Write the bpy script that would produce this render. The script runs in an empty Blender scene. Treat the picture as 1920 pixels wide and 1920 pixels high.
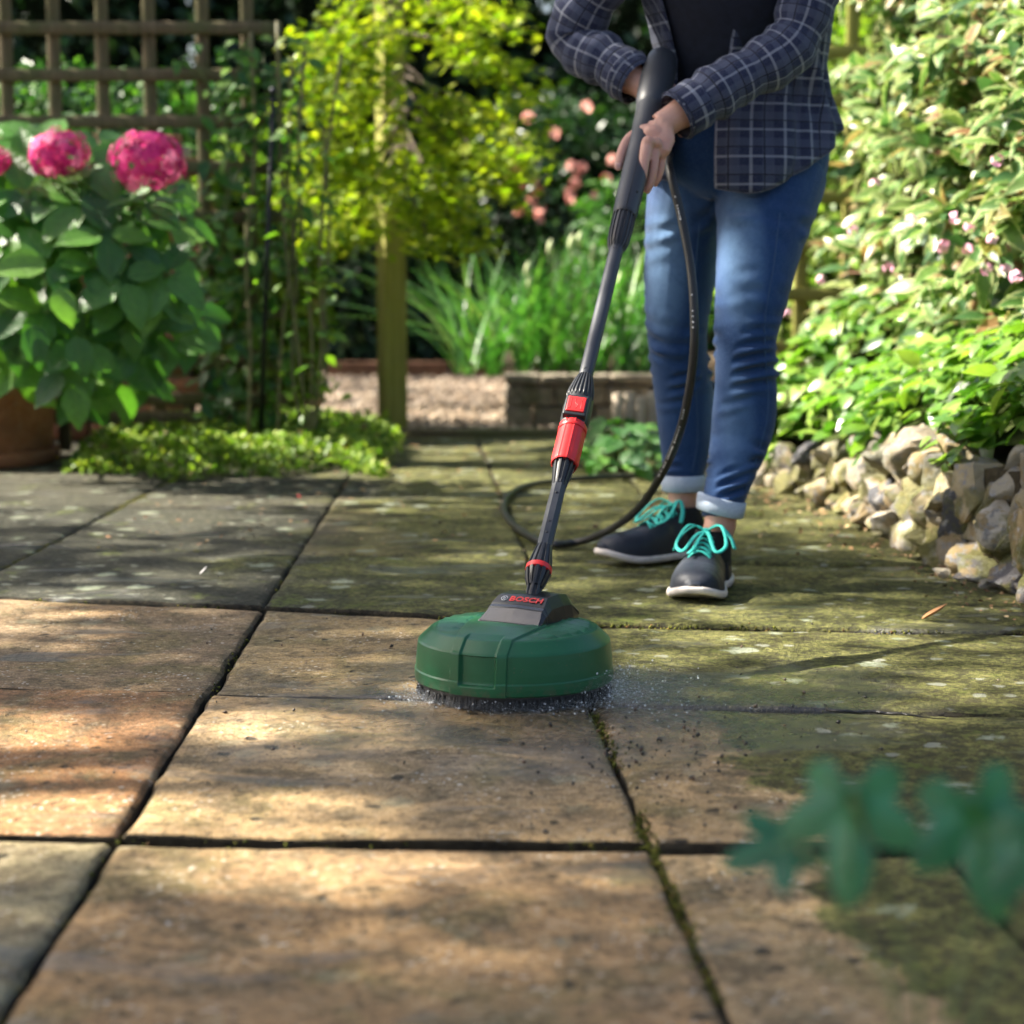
import bpy, bmesh, math, random
import numpy as np
from mathutils import Vector, Matrix, noise as mnoise

random.seed(7)
rng = np.random.default_rng(11)
S = bpy.context.scene
COL = S.collection
PI = math.pi
R = math.radians

# ------------------------------------------------------------------ camera
FPX, CAMH, HORIZON = 3700.0, 0.588, 502.0      # focal length in photo pixels, eye height, horizon row
PITCH = math.atan((960 - HORIZON) / FPX)
cam_d = bpy.data.cameras.new('camera')
cam = bpy.data.objects.new('camera', cam_d)
COL.objects.link(cam)
cam.location = (0, 0, CAMH)
cam.rotation_euler = (PI / 2 - PITCH, 0, 0)
cam_d.sensor_width = 36
cam_d.lens = 36 * FPX / 1920
cam_d.clip_start = 0.05
cam_d.clip_end = 2000
cam_d.dof.use_dof = True
cam_d.dof.focus_distance = 2.90
cam_d.dof.aperture_fstop = 4.0
S.camera = cam

# ------------------------------------------------------------------ sky, sun, exposure
SUN = Vector((-0.80, 0.16, 0.76)).normalized()       # towards the sun
w = bpy.data.worlds.new('World')
S.world = w
w.use_nodes = True
wn = w.node_tree.nodes
wl = w.node_tree.links
sky = wn.new('ShaderNodeTexSky')
sky.sky_type = 'NISHITA'
sky.sun_disc = False
sky.sun_elevation = math.asin(SUN.z)
sky.sun_rotation = math.atan2(SUN.x, SUN.y)
sky.altitude = 50
sky.dust_density = 4.0
sky.ozone_density = 0.6
bg = wn['Background']
bg.inputs[1].default_value = 0.055
wl.new(sky.outputs[0], bg.inputs[0])
sd = bpy.data.lights.new('sun', 'SUN')
sd.energy = 5.0
sd.angle = R(0.53)
sd.color = (1.0, 0.93, 0.80)
sun = bpy.data.objects.new('sun', sd)
COL.objects.link(sun)
sun.rotation_euler = SUN.to_track_quat('Z', 'Y').to_euler()
S.view_settings.view_transform = 'Standard'
S.view_settings.look = 'None'
S.view_settings.exposure = 2.2
S.view_settings.gamma = 1.0
S.cycles.use_denoising = True
S.cycles.max_bounces = 5
S.cycles.diffuse_bounces = 3
S.cycles.glossy_bounces = 2
S.cycles.transmission_bounces = 4
S.cycles.adaptive_threshold = 0.03
S.cycles.use_adaptive_sampling = True
S.cycles.transparent_max_bounces = 8

# ------------------------------------------------------------------ pixel <-> world (real places, worked out from the photo)
SP, CP = math.sin(PITCH), math.cos(PITCH)
def _dir(px, py):
    cx, cy = (px - 960) / FPX, (960 - py) / FPX
    return Vector((cx, CP + SP * cy, -SP + CP * cy))
def P(px, py, D):
    d = _dir(px, py)
    return Vector((0, 0, CAMH)) + d * (D / d.y)
def G(px, py, z=0.0):
    d = _dir(px, py)
    return Vector((0, 0, CAMH)) + d * ((z - CAMH) / d.z)
def proj(v):
    x, y, z = v[0], v[1], v[2] - CAMH
    d = y * CP - z * SP
    return 960 + FPX * x / d, 960 - FPX * (y * SP + z * CP) / d, d
def proj_np(A):
    x, y, z = A[:, 0], A[:, 1], A[:, 2] - CAMH
    d = np.maximum(y * CP - z * SP, 1e-3)
    return 960 + FPX * x / d, 960 - FPX * (y * SP + z * CP) / d, d

# ------------------------------------------------------------------ node helper
class NT:
    def __init__(s, name):
        s.m = bpy.data.materials.new(name)
        s.m.use_nodes = True
        s.t = s.m.node_tree
        s.b = s.t.nodes['Principled BSDF']
        s.out = s.t.nodes['Material Output']
    def n(s, typ, **kw):
        x = s.t.nodes.new('ShaderNode' + typ)
        for k, v in kw.items():
            setattr(x, k, v)
        return x
    def put(s, sock, v):
        if isinstance(v, bpy.types.NodeSocket):
            s.t.links.new(v, sock)
        elif v is not None:
            if sock.type == 'RGBA' and isinstance(v, (tuple, list)) and len(v) == 3:
                v = (*v, 1)
            elif sock.type == 'VECTOR' and isinstance(v, (int, float)):
                v = (v, v, v)
            sock.default_value = v
    def set(s, **kw):
        for k, v in kw.items():
            s.put(s.b.inputs[k.replace('_', ' ')], v)
        return s
    def pos(s):
        return s.n('NewGeometry').outputs['Position']
    def objco(s):
        return s.n('TexCoord').outputs['Object']
    def uv(s):
        return s.n('TexCoord').outputs['UV']
    def noise(s, scale, detail=4, rough=.55, vec=None, dist=0):
        x = s.n('TexNoise')
        s.put(x.inputs['Scale'], scale); s.put(x.inputs['Detail'], detail)
        s.put(x.inputs['Roughness'], rough); s.put(x.inputs['Distortion'], dist)
        if vec is not None: s.put(x.inputs['Vector'], vec)
        return x.outputs['Fac']
    def vor(s, scale, vec=None, out='Distance', feature='F1', rnd=1.0):
        x = s.n('TexVoronoi', feature=feature)
        s.put(x.inputs['Scale'], scale); s.put(x.inputs['Randomness'], rnd)
        if vec is not None: s.put(x.inputs['Vector'], vec)
        return x.outputs[out]
    def ramp(s, fac, stops, interp='LINEAR'):
        x = s.n('ValToRGB')
        r = x.color_ramp
        r.interpolation = interp
        while len(r.elements) < len(stops): r.elements.new(.5)
        for e, (p, c) in zip(r.elements, stops):
            e.position = p
            if isinstance(c, (int, float)): c = (c, c, c)
            e.color = (*c, 1)
        s.put(x.inputs[0], fac)
        return x.outputs[0]
    def mix(s, fac, a, b, mode='MIX'):
        x = s.n('Mix', data_type='RGBA', blend_type=mode)
        x.clamp_factor = True
        s.put(x.inputs[0], fac); s.put(x.inputs[6], a); s.put(x.inputs[7], b)
        return x.outputs[2]
    def math(s, op, a, b=None, c=None, clamp=False):
        x = s.n('Math', operation=op, use_clamp=clamp)
        s.put(x.inputs[0], a)
        if b is not None: s.put(x.inputs[1], b)
        if c is not None: s.put(x.inputs[2], c)
        return x.outputs[0]
    def step(s, v, lo, hi, a=0.0, b=1.0):
        x = s.n('MapRange', interpolation_type='SMOOTHSTEP')
        s.put(x.inputs[0], v); s.put(x.inputs[1], lo); s.put(x.inputs[2], hi)
        s.put(x.inputs[3], a); s.put(x.inputs[4], b)
        return x.outputs[0]
    def xyz(s, v):
        x = s.n('SeparateXYZ')
        s.put(x.inputs[0], v)
        return x.outputs
    def comb(s, x, y, z):
        c = s.n('CombineXYZ')
        s.put(c.inputs[0], x); s.put(c.inputs[1], y); s.put(c.inputs[2], z)
        return c.outputs[0]
    def vmul(s, v, k):
        x = s.n('VectorMath', operation='MULTIPLY')
        s.put(x.inputs[0], v); x.inputs[1].default_value = k
        return x.outputs[0]
    def bump(s, h, strength=.5, dist=.01, normal=None):
        x = s.n('Bump')
        s.put(x.inputs['Height'], h); s.put(x.inputs['Strength'], strength); s.put(x.inputs['Distance'], dist)
        if normal is not None: s.put(x.inputs['Normal'], normal)
        return x.outputs[0]
    def rnd(s):
        a = s.n('Attribute', attribute_name='rnd').outputs['Fac']
        o = s.n('ObjectInfo').outputs['Random']
        return s.math('FRACT', s.math('ADD', a, o))

# ------------------------------------------------------------------ mesh helpers
def mesh(name, V, F, smooth=True, uv=None, rnd=None):
    me = bpy.data.meshes.new(name)
    V = np.asarray(V, dtype=np.float32).reshape(-1, 3)
    if isinstance(F, np.ndarray):
        k = F.shape[1]
        me.vertices.add(len(V)); me.vertices.foreach_set('co', V.ravel())
        me.loops.add(F.size); me.loops.foreach_set('vertex_index', F.astype(np.int32).ravel())
        me.polygons.add(len(F))
        me.polygons.foreach_set('loop_start', np.arange(0, F.size, k, dtype=np.int32))
        me.update(calc_edges=True)
    else:
        me.from_pydata([tuple(map(float, v)) for v in V], [], [tuple(map(int, f)) for f in F])
    if uv is not None:
        li = np.empty(len(me.loops), dtype=np.int32)
        me.loops.foreach_get('vertex_index', li)
        l = me.uv_layers.new(name='UVMap')
        l.data.foreach_set('uv', np.asarray(uv, dtype=np.float32)[li].ravel())
    if rnd is not None:
        a = me.attributes.new('rnd', 'FLOAT', 'POINT')
        a.data.foreach_set('value', np.asarray(rnd, dtype=np.float32))
    if smooth:
        me.polygons.foreach_set('use_smooth', np.ones(len(me.polygons), dtype=bool))
    me.update()
    return me
def world(o):
    return o.matrix_basis.copy() if o.parent is None else world(o.parent) @ o.matrix_parent_inverse @ o.matrix_basis
def obj(name, me, mat=None, parent=None, mw=None):
    o = bpy.data.objects.new(name, me)
    COL.objects.link(o)
    if mat is not None and me is not None and len(me.materials) == 0:
        me.materials.append(mat.m if isinstance(mat, NT) else mat)
    if mw is not None: o.matrix_world = mw
    if parent is not None:
        o.parent = parent
        o.matrix_parent_inverse = world(parent).inverted()
    return o
def tag(o, label=None, cat=None, group=None, kind=None):
    if label: o['label'] = label
    if cat: o['category'] = cat
    if group: o['group'] = group
    if kind: o['kind'] = kind
    return o
def thing(name, label, cat, group=None):
    """an Empty at the world origin: its parts keep world coordinates"""
    o = bpy.data.objects.new(name, None)
    o.empty_display_size = .05
    COL.objects.link(o)
    return tag(o, label, cat, group)
def tube(pts, rad, n=16, cap=True, lat=None, square=0.0):
    """rings along pts; rad float or (rx, ry); lat = reference lateral axis"""
    pts = [Vector(p) for p in pts]
    V, F = [], []
    m = len(pts)
    ref = Vector(lat) if lat is not None else None
    prev = None
    for i, p in enumerate(pts):
        t = (pts[min(i + 1, m - 1)] - pts[max(i - 1, 0)]).normalized()
        if ref is not None:
            a = (ref - t * ref.dot(t)).normalized()
        elif prev is None:
            h = Vector((0, 0, 1)) if abs(t.z) < .9 else Vector((1, 0, 0))
            a = (h - t * h.dot(t)).normalized()
        else:
            a = (prev - t * prev.dot(t)).normalized()
        prev = a
        b = t.cross(a)
        r = rad[i] if isinstance(rad, (list, tuple)) else rad
        rx, ry = r if isinstance(r, (tuple, list)) else (r, r)
        for k in range(n):
            th = 2 * PI * k / n
            c, s_ = math.cos(th), math.sin(th)
            if square:
                e = 1 - square
                c = math.copysign(abs(c) ** e, c); s_ = math.copysign(abs(s_) ** e, s_)
            V.append(p + a * (rx * c) + b * (ry * s_))
    for i in range(m - 1):
        for k in range(n):
            k2 = (k + 1) % n
            F.append((i * n + k, i * n + k2, (i + 1) * n + k2, (i + 1) * n + k))
    if cap:
        F.append(tuple(range(n - 1, -1, -1)))
        F.append(tuple((m - 1) * n + k for k in range(n)))
    return V, F
def spline(pts, per=8):
    """Catmull-Rom through pts"""
    q = [Vector(p) for p in pts]
    q = [q[0] * 2 - q[1]] + q + [q[-1] * 2 - q[-2]]
    out = []
    for i in range(1, len(q) - 2):
        for k in range(per):
            t = k / per
            a, b, c, d = q[i - 1], q[i], q[i + 1], q[i + 2]
            out.append(.5 * ((2 * b) + (c - a) * t + (2 * a - 5 * b + 4 * c - d) * t * t + (3 * b - a - 3 * c + d) * t ** 3))
    out.append(q[-2])
    return out
def lerpk(keys, t):
    """piecewise linear keyframes [(t, v)]"""
    if t <= keys[0][0]: return keys[0][1]
    for (a, x), (b, y) in zip(keys, keys[1:]):
        if t <= b: return x + (y - x) * (t - a) / (b - a)
    return keys[-1][1]
def join(*parts):
    V, F = [], []
    for v, f in parts:
        o = len(V)
        V += list(v); F += [tuple(i + o for i in q) for q in f]
    return V, F
def box(x0, x1, y0, y1, z0, z1):
    V = [(x, y, z) for z in (z0, z1) for y in (y0, y1) for x in (x0, x1)]
    return V, [(0, 2, 3, 1), (4, 5, 7, 6), (0, 1, 5, 4), (2, 6, 7, 3), (0, 4, 6, 2), (1, 3, 7, 5)]
def bevel_mesh(name, vf, off=.003, seg=2, smooth=True, jitter=0, cuts=0):
    bm = bmesh.new()
    vs = [bm.verts.new(v) for v in vf[0]]
    for f in vf[1]: bm.faces.new([vs[i] for i in f])
    bm.normal_update()
    bmesh.ops.bevel(bm, geom=bm.edges[:] + bm.verts[:], offset=off, segments=seg, affect='EDGES', profile=.6)
    if cuts: bmesh.ops.subdivide_edges(bm, edges=[e for e in bm.edges if e.calc_length() > .05], cuts=cuts, use_grid_fill=True)
    if jitter:
        for v in bm.verts: v.co += Vector(mnoise.noise_vector(v.co * 14)) * jitter
    me = bpy.data.meshes.new(name)
    bm.to_mesh(me); bm.free()
    if smooth:
        me.polygons.foreach_set('use_smooth', np.ones(len(me.polygons), dtype=bool))
    return me
def remesh(name, vf, voxel, smooth=2):
    me = mesh(name + '_raw', *vf)
    o = bpy.data.objects.new(name + '_raw', me)
    COL.objects.link(o)
    md = o.modifiers.new('r', 'REMESH'); md.mode = 'VOXEL'; md.voxel_size = voxel; md.use_smooth_shade = True
    if smooth:
        ms = o.modifiers.new('s', 'SMOOTH'); ms.factor = .5; ms.iterations = smooth
    dg = bpy.context.evaluated_depsgraph_get()
    out = bpy.data.meshes.new_from_object(o.evaluated_get(dg))
    out.name = name
    bpy.data.objects.remove(o); bpy.data.meshes.remove(me)
    return out
def get_np(me):
    V = np.empty(len(me.vertices) * 3, dtype=np.float32); me.vertices.foreach_get('co', V)
    N = np.empty(len(me.vertices) * 3, dtype=np.float32); me.vertices.foreach_get('normal', N)
    return V.reshape(-1, 3), N.reshape(-1, 3)
def set_np(me, V):
    me.vertices.foreach_set('co', np.asarray(V, dtype=np.float32).ravel()); me.update()
def unit(A):
    return A / np.maximum(np.linalg.norm(A, axis=-1, keepdims=True), 1e-9)

# ------------------------------------------------------------------ leaves
def leaf_shape(L, W, n=4, fold=.25, curl=.15, prof=None, serr=0.0):
    """leaf along +y, normal +z; three columns (margin, midrib, margin)"""
    V, U, F = [], [], []
    for i in range(n + 1):
        v = i / n
        wv = prof(v) if prof else math.sin(PI * min(1, v * 1.02) ** .8) ** .8
        wv = max(wv, 0.02) * W / 2
        z = -curl * L * v * v
        if serr and 0 < i < n: wv *= 1 + serr * (1 if i % 2 else -1)
        for s_ in (-1, 0, 1):
            V.append((s_ * wv, v * L, z + abs(s_) * fold * wv)); U.append((.5 + .5 * s_, v))
    for i in range(n):
        a = i * 3
        F += [(a, a + 1, a + 4, a + 3), (a + 1, a + 2, a + 5, a + 4)]
    return np.array(V), np.array(F), np.array(U)
def fan_shape(outline, z=None):
    V = [(0, 0, 0)] + [(x, y, (z(x, y) if z else 0)) for x, y in outline]
    n = len(outline)
    F = [(0, 1 + k, 1 + (k + 1) % n) for k in range(n)]
    U = [(.5 + v[0], v[1]) for v in V]
    return np.array(V), np.array(F), np.array(U)
def frames(d, nrm):
    y = unit(d)
    x = unit(np.cross(y, nrm))
    z = np.cross(x, y)
    return np.stack([x, y, z], axis=-1)          # columns
def merged(name, shape, pos, Rm, sc, smooth=True):
    V, F, U = shape
    N = len(pos)
    W = np.einsum('nij,kj->nki', Rm, V) * sc[:, None, None] + pos[:, None, :]
    FF = (F[None] + (np.arange(N) * len(V))[:, None, None]).reshape(-1, F.shape[1])
    return mesh(name, W.reshape(-1, 3), FF, smooth, np.tile(U, (N, 1)), np.repeat(rng.random(N), len(V)))
def shape_mesh(name, shape):
    return mesh(name, shape[0], shape[1], True, shape[2])
def leaf_objs(root, shape, pos, Rm, sc, mat, name='leaf', nparts=300, rest='foliage', area=None):
    """largest-showing leaves become parts of their own, the rest one part"""
    x, y, d = proj_np(pos)
    inside = (x > 0) & (x < 1920) & (y > 0) & (y < 1920)
    if area is not None: inside &= area(pos)
    score = np.where(inside, sc / d, 0)
    order = np.argsort(-score)
    pick = order[:nparts]
    pick = pick[score[pick] > 0]
    me = shape_mesh(name, shape)
    for i in pick:
        M = Matrix([[*(Rm[i][r] * sc[i]), pos[i][r]] for r in range(3)] + [[0, 0, 0, 1]])
        obj(name, me, mat, root, M)
    left = np.setdiff1d(np.arange(len(pos)), pick)
    if len(left):
        o = obj(rest, merged(rest, shape, pos[left], Rm[left], sc[left]), mat, root)
        o['kind'] = 'stuff'
def rand_dirs(n, up=.3, spread=1.0):
    d = rng.normal(size=(n, 3)) * spread
    d[:, 2] += up
    return unit(d)
def leaf_mat(name, stops, trans=.4, rough=.42, edge=None, edge_w=.3, spec=.5, tcol=None, vein=0):
    t = NT(name)
    r = t.rnd()
    c = t.ramp(r, stops)
    nz = t.noise(60, 3, .6, t.pos())
    c = t.mix(t.step(nz, .35, .75, 0, .28), c, (.02, .04, .01), 'MIX')
    u = t.xyz(t.uv())
    au = t.math('ABSOLUTE', t.math('SUBTRACT', u[0], .5))
    if edge is not None:
        wob = t.noise(90, 2, .5, t.pos())
        e = t.step(t.math('ADD', au, t.math('MULTIPLY', t.math('SUBTRACT', wob, .5), .35)), edge_w - .05, edge_w + .05)
        e = t.math('MULTIPLY', e, t.step(r, .12, .2))
        c = t.mix(e, c, edge)
    if vein:
        rib = t.step(au, .0, .03, 1, 0)
        saw = t.math('PINGPONG', t.math('ADD', t.math('MULTIPLY', u[1], 9), t.math('MULTIPLY', au, -7)), .5)
        side = t.step(saw, .0, .09, .55, 0)
        c = t.mix(t.math('MULTIPLY', t.math('MAXIMUM', rib, side), vein), c, (.19, .30, .09))
        t.set(Normal=t.bump(t.math('MAXIMUM', rib, t.step(saw, 0, .22, .7, 0)), .5, -.004))
    t.set(Base_Color=c, Roughness=rough, Specular_IOR_Level=spec)
    tr = t.n('BsdfTranslucent')
    t.put(tr.inputs[0], t.mix(1.0, c, tcol or (1.25, 1.5, .55), 'MULTIPLY'))
    mx = t.n('MixShader')
    mx.inputs[0].default_value = trans
    t.t.links.new(t.b.outputs[0], mx.inputs[1]); t.t.links.new(tr.outputs[0], mx.inputs[2])
    t.t.links.new(mx.outputs[0], t.out.inputs[0])
    return t
def simple(name, col, rough=.5, metal=0, bump=None, var=.0, vscale=30, spec=.5):
    t = NT(name)
    c = col
    if var:
        n_ = t.noise(vscale, 5, .6, t.objco())
        c = t.mix(t.step(n_, .3, .7), tuple(x * (1 - var) for x in col), tuple(min(1, x * (1 + var)) for x in col))
    t.set(Base_Color=c, Roughness=rough, Metallic=metal, Specular_IOR_Level=spec)
    if bump:
        t.set(Normal=t.bump(t.noise(bump[0], 4, .6, t.objco()), bump[1], bump[2]))
    return t
# ================================================================== SETTING
# ---- ground
def earth_mat(name, a, b):
    t = NT(name)
    p = t.pos()
    n1, n2 = t.noise(3, 6, .6, p), t.noise(70, 5, .7, p)
    c = t.mix(t.step(n1, .35, .65), a, b)
    c = t.mix(t.step(n2, .3, .75), c, tuple(x * .45 for x in a))
    t.set(Base_Color=c, Roughness=.95, Specular_IOR_Level=.15, Normal=t.bump(n2, .8, .02))
    return t
M_soil = earth_mat('soil', (.075, .05, .032), (.11, .085, .05))
g = obj('ground', mesh('ground', [(-600, -600, -.06), (600, -600, -.06), (600, 600, -.06), (-600, 600, -.06)], [(0, 1, 2, 3)]), M_soil)
tag(g, kind='structure')

# ---- patio: joint bed + slabs one by one
t = NT('paving_stone')
p = t.pos()
oi = t.n('ObjectInfo')
X, Y, Z = t.xyz(p)
wv = t.n('VectorMath', operation='ADD')
t.put(wv.inputs[0], p)
t.put(wv.inputs[1], t.comb(0, 0, t.math('MULTIPLY', oi.outputs['Random'], 40)))
q = wv.outputs[0]                                       # every slab has its own grain
big, mid, fine, grain = t.noise(3.2, 5, .6, q, .4), t.noise(13, 6, .68, q, .3), t.noise(70, 6, .72, q), t.noise(330, 3, .7, q)
tint = oi.outputs['Color']
c = t.mix(t.step(big, .32, .68), t.mix(1, tint, (.72, .74, .78), 'MULTIPLY'), t.mix(1, tint, (1.15, 1.06, .92), 'MULTIPLY'))
c = t.mix(t.step(mid, .47, .63, 0, .80), c, (.15, .112, .06))
c = t.mix(t.step(t.noise(5, 5, .65, q, .8), .50, .62, 0, .55), c, (.20, .165, .06))    # yellowish algae stains
c = t.mix(t.step(fine, .50, .62, 0, .62), c, (.075, .055, .035))
c = t.mix(t.step(fine, .34, .46, .55, 0), c, (.55, .44, .30))
c = t.mix(t.step(grain, .40, .52, .55, 0), c, (.05, .04, .03))
wob = t.n('VectorMath', operation='ADD')
t.put(wob.inputs[0], q); t.put(wob.inputs[1], t.vmul(t.comb(t.noise(25, 3, .6, q), t.noise(31, 3, .6, q), 0), (.03, .03, 0)))
wq = wob.outputs[0]
specks = t.math('MULTIPLY', t.step(t.vor(85, wq), .16, .24, 1, 0), t.step(t.noise(11, 3, .5, q), .50, .60))
c = t.mix(t.math('MULTIPLY', specks, .7), c, (.62, .58, .50))
pits = t.math('MULTIPLY', t.step(t.vor(17, wq), .11, .17, 1, 0), t.step(t.noise(7, 2, .5, q), .50, .56))
c = t.mix(t.math('MULTIPLY', pits, .9), c, (.03, .027, .02))
pits2 = t.math('MULTIPLY', t.step(t.vor(55, wq), .14, .22, 1, 0), t.step(t.noise(19, 2, .5, q), .52, .6))
c = t.mix(t.math('MULTIPLY', pits2, .75), c, (.04, .035, .025))
# where the grime has not been washed off yet
edge_x = t.math('SUBTRACT', .255, t.math('MULTIPLY', t.math('MAXIMUM', t.math('SUBTRACT', Y, 2.30), 0), .27))
unw = t.math('SUBTRACT', X, edge_x)
unw = t.math('ADD', unw, t.math('MULTIPLY', t.math('SUBTRACT', t.noise(5, 5, .65, p), .5), .34))
unw = t.step(unw, -.03, .10)
dirt = t.math('MAXIMUM', unw, oi.outputs['Alpha'])
dn = t.math('ADD', t.math('MULTIPLY', mid, .55), t.math('MULTIPLY', fine, .45))
dm = t.math('SUBTRACT', t.math('MULTIPLY', dirt, 1.32), t.math('MULTIPLY', dn, .85))
dm = t.step(dm, .05, .55)
moss = t.ramp(t.math('ADD', t.math('MULTIPLY', fine, .6), t.math('MULTIPLY', mid, .4)),
              [(.36, (.020, .022, .010)), (.44, (.052, .057, .018)), (.50, (.115, .122, .032)), (.57, (.20, .195, .062)), (.68, (.28, .24, .11))])
grey = t.ramp(fine, [(.36, (.018, .019, .015)), (.5, (.052, .053, .041)), (.63, (.125, .120, .080))])
gm = t.step(t.math('ADD', X, t.math('MULTIPLY', t.math('SUBTRACT', big, .5), 1.4)), -.55, -.25)
film = t.mix(gm, grey, moss)
film = t.mix(t.math('MAXIMUM', t.step(t.noise(48, 5, .75, q, .3), .505, .57, 0, .74), t.step(t.noise(130, 3, .7, q), .53, .60, 0, .7)), film, (.017, .019, .011))
c = t.mix(t.math('MULTIPLY', dm, .93), c, film)
yg = t.math('MULTIPLY', t.math('MULTIPLY', t.step(t.noise(8, 5, .7, q, .6), .57, .68), dm), t.step(fine, .38, .55))
c = t.mix(t.math('MULTIPLY', yg, .75), c, (.12, .15, .025))
# lichen rosettes
lv = t.n('TexVoronoi')
t.put(lv.inputs['Scale'], 10.5); t.put(lv.inputs['Vector'], wq)
lich = t.math('ADD', lv.outputs['Distance'], t.math('MULTIPLY', t.math('SUBTRACT', fine, .5), .75))
rr = t.xyz(lv.outputs['Color'])
lich = t.math('MULTIPLY', t.step(t.math('SUBTRACT', lich, t.math('MULTIPLY', rr[0], .22)), .02, .09, 1, 0), t.step(rr[1], .34, .38))
lich = t.math('MULTIPLY', lich, t.step(dirt, .3, .9, .22, .85))
c = t.mix(lich, c, t.mix(t.step(fine, .4, .6), (.22, .25, .16), (.40, .43, .33)))
lv2 = t.n('TexVoronoi')
t.put(lv2.inputs['Scale'], 24); t.put(lv2.inputs['Vector'], wq)
r2 = t.xyz(lv2.outputs['Color'])
l2 = t.math('ADD', lv2.outputs['Distance'], t.math('MULTIPLY', t.math('SUBTRACT', fine, .5), .8))
l2 = t.math('MULTIPLY', t.step(t.math('SUBTRACT', l2, t.math('MULTIPLY', r2[0], .25)), .0, .10, 1, 0), t.step(r2[1], .55, .6))
l2 = t.math('MULTIPLY', l2, t.step(dirt, .5, .9, .0, .75))
c = t.mix(l2, c, (.30, .31, .25))
# wet stone round the machine and along the washed run-off
wetn = t.noise(4.2, 4, .6, p, .8)
dx, dy = t.math('MULTIPLY', t.math('SUBTRACT', X, .10), .8), t.math('MULTIPLY', t.math('SUBTRACT', Y, 2.62), 1.15)
rad = t.math('SQRT', t.math('ADD', t.math('MULTIPLY', dx, dx), t.math('MULTIPLY', dy, dy)))
wet = t.step(t.math('SUBTRACT', rad, t.math('MULTIPLY', t.math('SUBTRACT', wetn, .5), .75)), .26, .44, 1, 0)
wet = t.math('MAXIMUM', wet, t.math('MULTIPLY', t.step(t.noise(5.5, 3, .5, t.vmul(p, (.6, 1.5, 1)), .5), .60, .68), .8))
c = t.mix(t.math('MULTIPLY', wet, .8), c, t.mix(1, c, (.40, .39, .38), 'MULTIPLY'))
side = t.step(t.xyz(t.n('NewGeometry').outputs['True Normal'])[2], .86, .60)      # soil stuck to the sides in the joints
c = t.mix(t.math('MULTIPLY', side, .95), c, t.mix(t.step(fine, .4, .6), (.014, .012, .009), (.045, .036, .022)))
hgt = t.math('ADD', t.math('ADD', t.math('MULTIPLY', mid, .7), t.math('MULTIPLY', fine, .5)), t.math('ADD', t.math('MULTIPLY', grain, .16), t.math('MULTIPLY', t.math('ADD', pits, pits2), -.35)))
hgt = t.math('ADD', hgt, t.math('MULTIPLY', t.math('MULTIPLY', dm, t.noise(150, 4, .75, q)), .8))
rgh = t.math('SUBTRACT', .80, t.math('MULTIPLY', wet, t.math('SUBTRACT', .68, t.math('MULTIPLY', fine, .30))))
t.set(Base_Color=c, Roughness=rgh, Specular_IOR_Level=t.math('ADD', .18, t.math('MULTIPLY', wet, .55)), Normal=t.bump(hgt, t.math('SUBTRACT', .85, t.math('MULTIPLY', wet, .45)), .012))
M_slab = t

t = NT('joint_dirt')
p = t.pos()
n2 = t.noise(90, 5, .7, p); n3 = t.noise(7, 4, .6, p)
c = t.mix(t.step(n3, .48, .6), t.ramp(n2, [(.3, (.012, .011, .009)), (.6, (.035, .027, .02)), (.75, (.09, .06, .03))]), t.ramp(n2, [(.3, (.03, .035, .01)), (.7, (.11, .12, .03))]))
t.set(Base_Color=c, Roughness=.7, Normal=t.bump(n2, 1, .01))
M_joint = t

def rowf(pts, ext=0):
    q = [(G(*a).x, G(*a).y) for a in pts]
    return lambda x: lerpk(q, x)
rows = [lambda x: .62, lambda x: 1.32 - .01 * x, rowf([(0, 1567), (600, 1578), (1200, 1583), (1920, 1600)]),
        rowf([(0, 1284), (375, 1297), (720, 1305), (1560, 1332), (1920, 1352)]),
        rowf([(0, 1117), (480, 1140), (830, 1163), (1560, 1177), (1920, 1190)]),
        rowf([(90, 1022), (320, 1034), (1100, 1050), (1920, 1060)]),
        lambda x: 4.83 - .03 * x, lambda x: 5.42 - .03 * x, lambda x: 6.05, lambda x: 6.86]
cols = [lambda D: -3.2, lambda D: -2.45, lambda D: -1.72, lambda D: -1.0 + .03 * (D - 3.9), lambda D: -.412 - .0146 * (D - 2.02),
        lambda D: .141 - .055 * (D - 2.02), lambda D: .42 - .03 * (D - 2.64), lambda D: .99, lambda D: 1.6, lambda D: 2.3]
def corner(i, j):
    x = cols[i](3); D = rows[j](x)
    for _ in range(3):
        x = cols[i](D); D = rows[j](x)
    return Vector((x, D, 0))
patio = obj('patio', mesh('patio', [(-3.4, .4, -.038), (2.6, .4, -.038), (2.6, 6.9, -.038), (-3.4, 6.9, -.038)], [(0, 1, 2, 3)]), M_joint)
tag(patio, kind='structure')
TAN, ORG, BRN, OLV, GRY = (.43, .305, .165), (.45, .255, .125), (.36, .25, .14), (.27, .225, .115), (.20, .19, .14)
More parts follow.
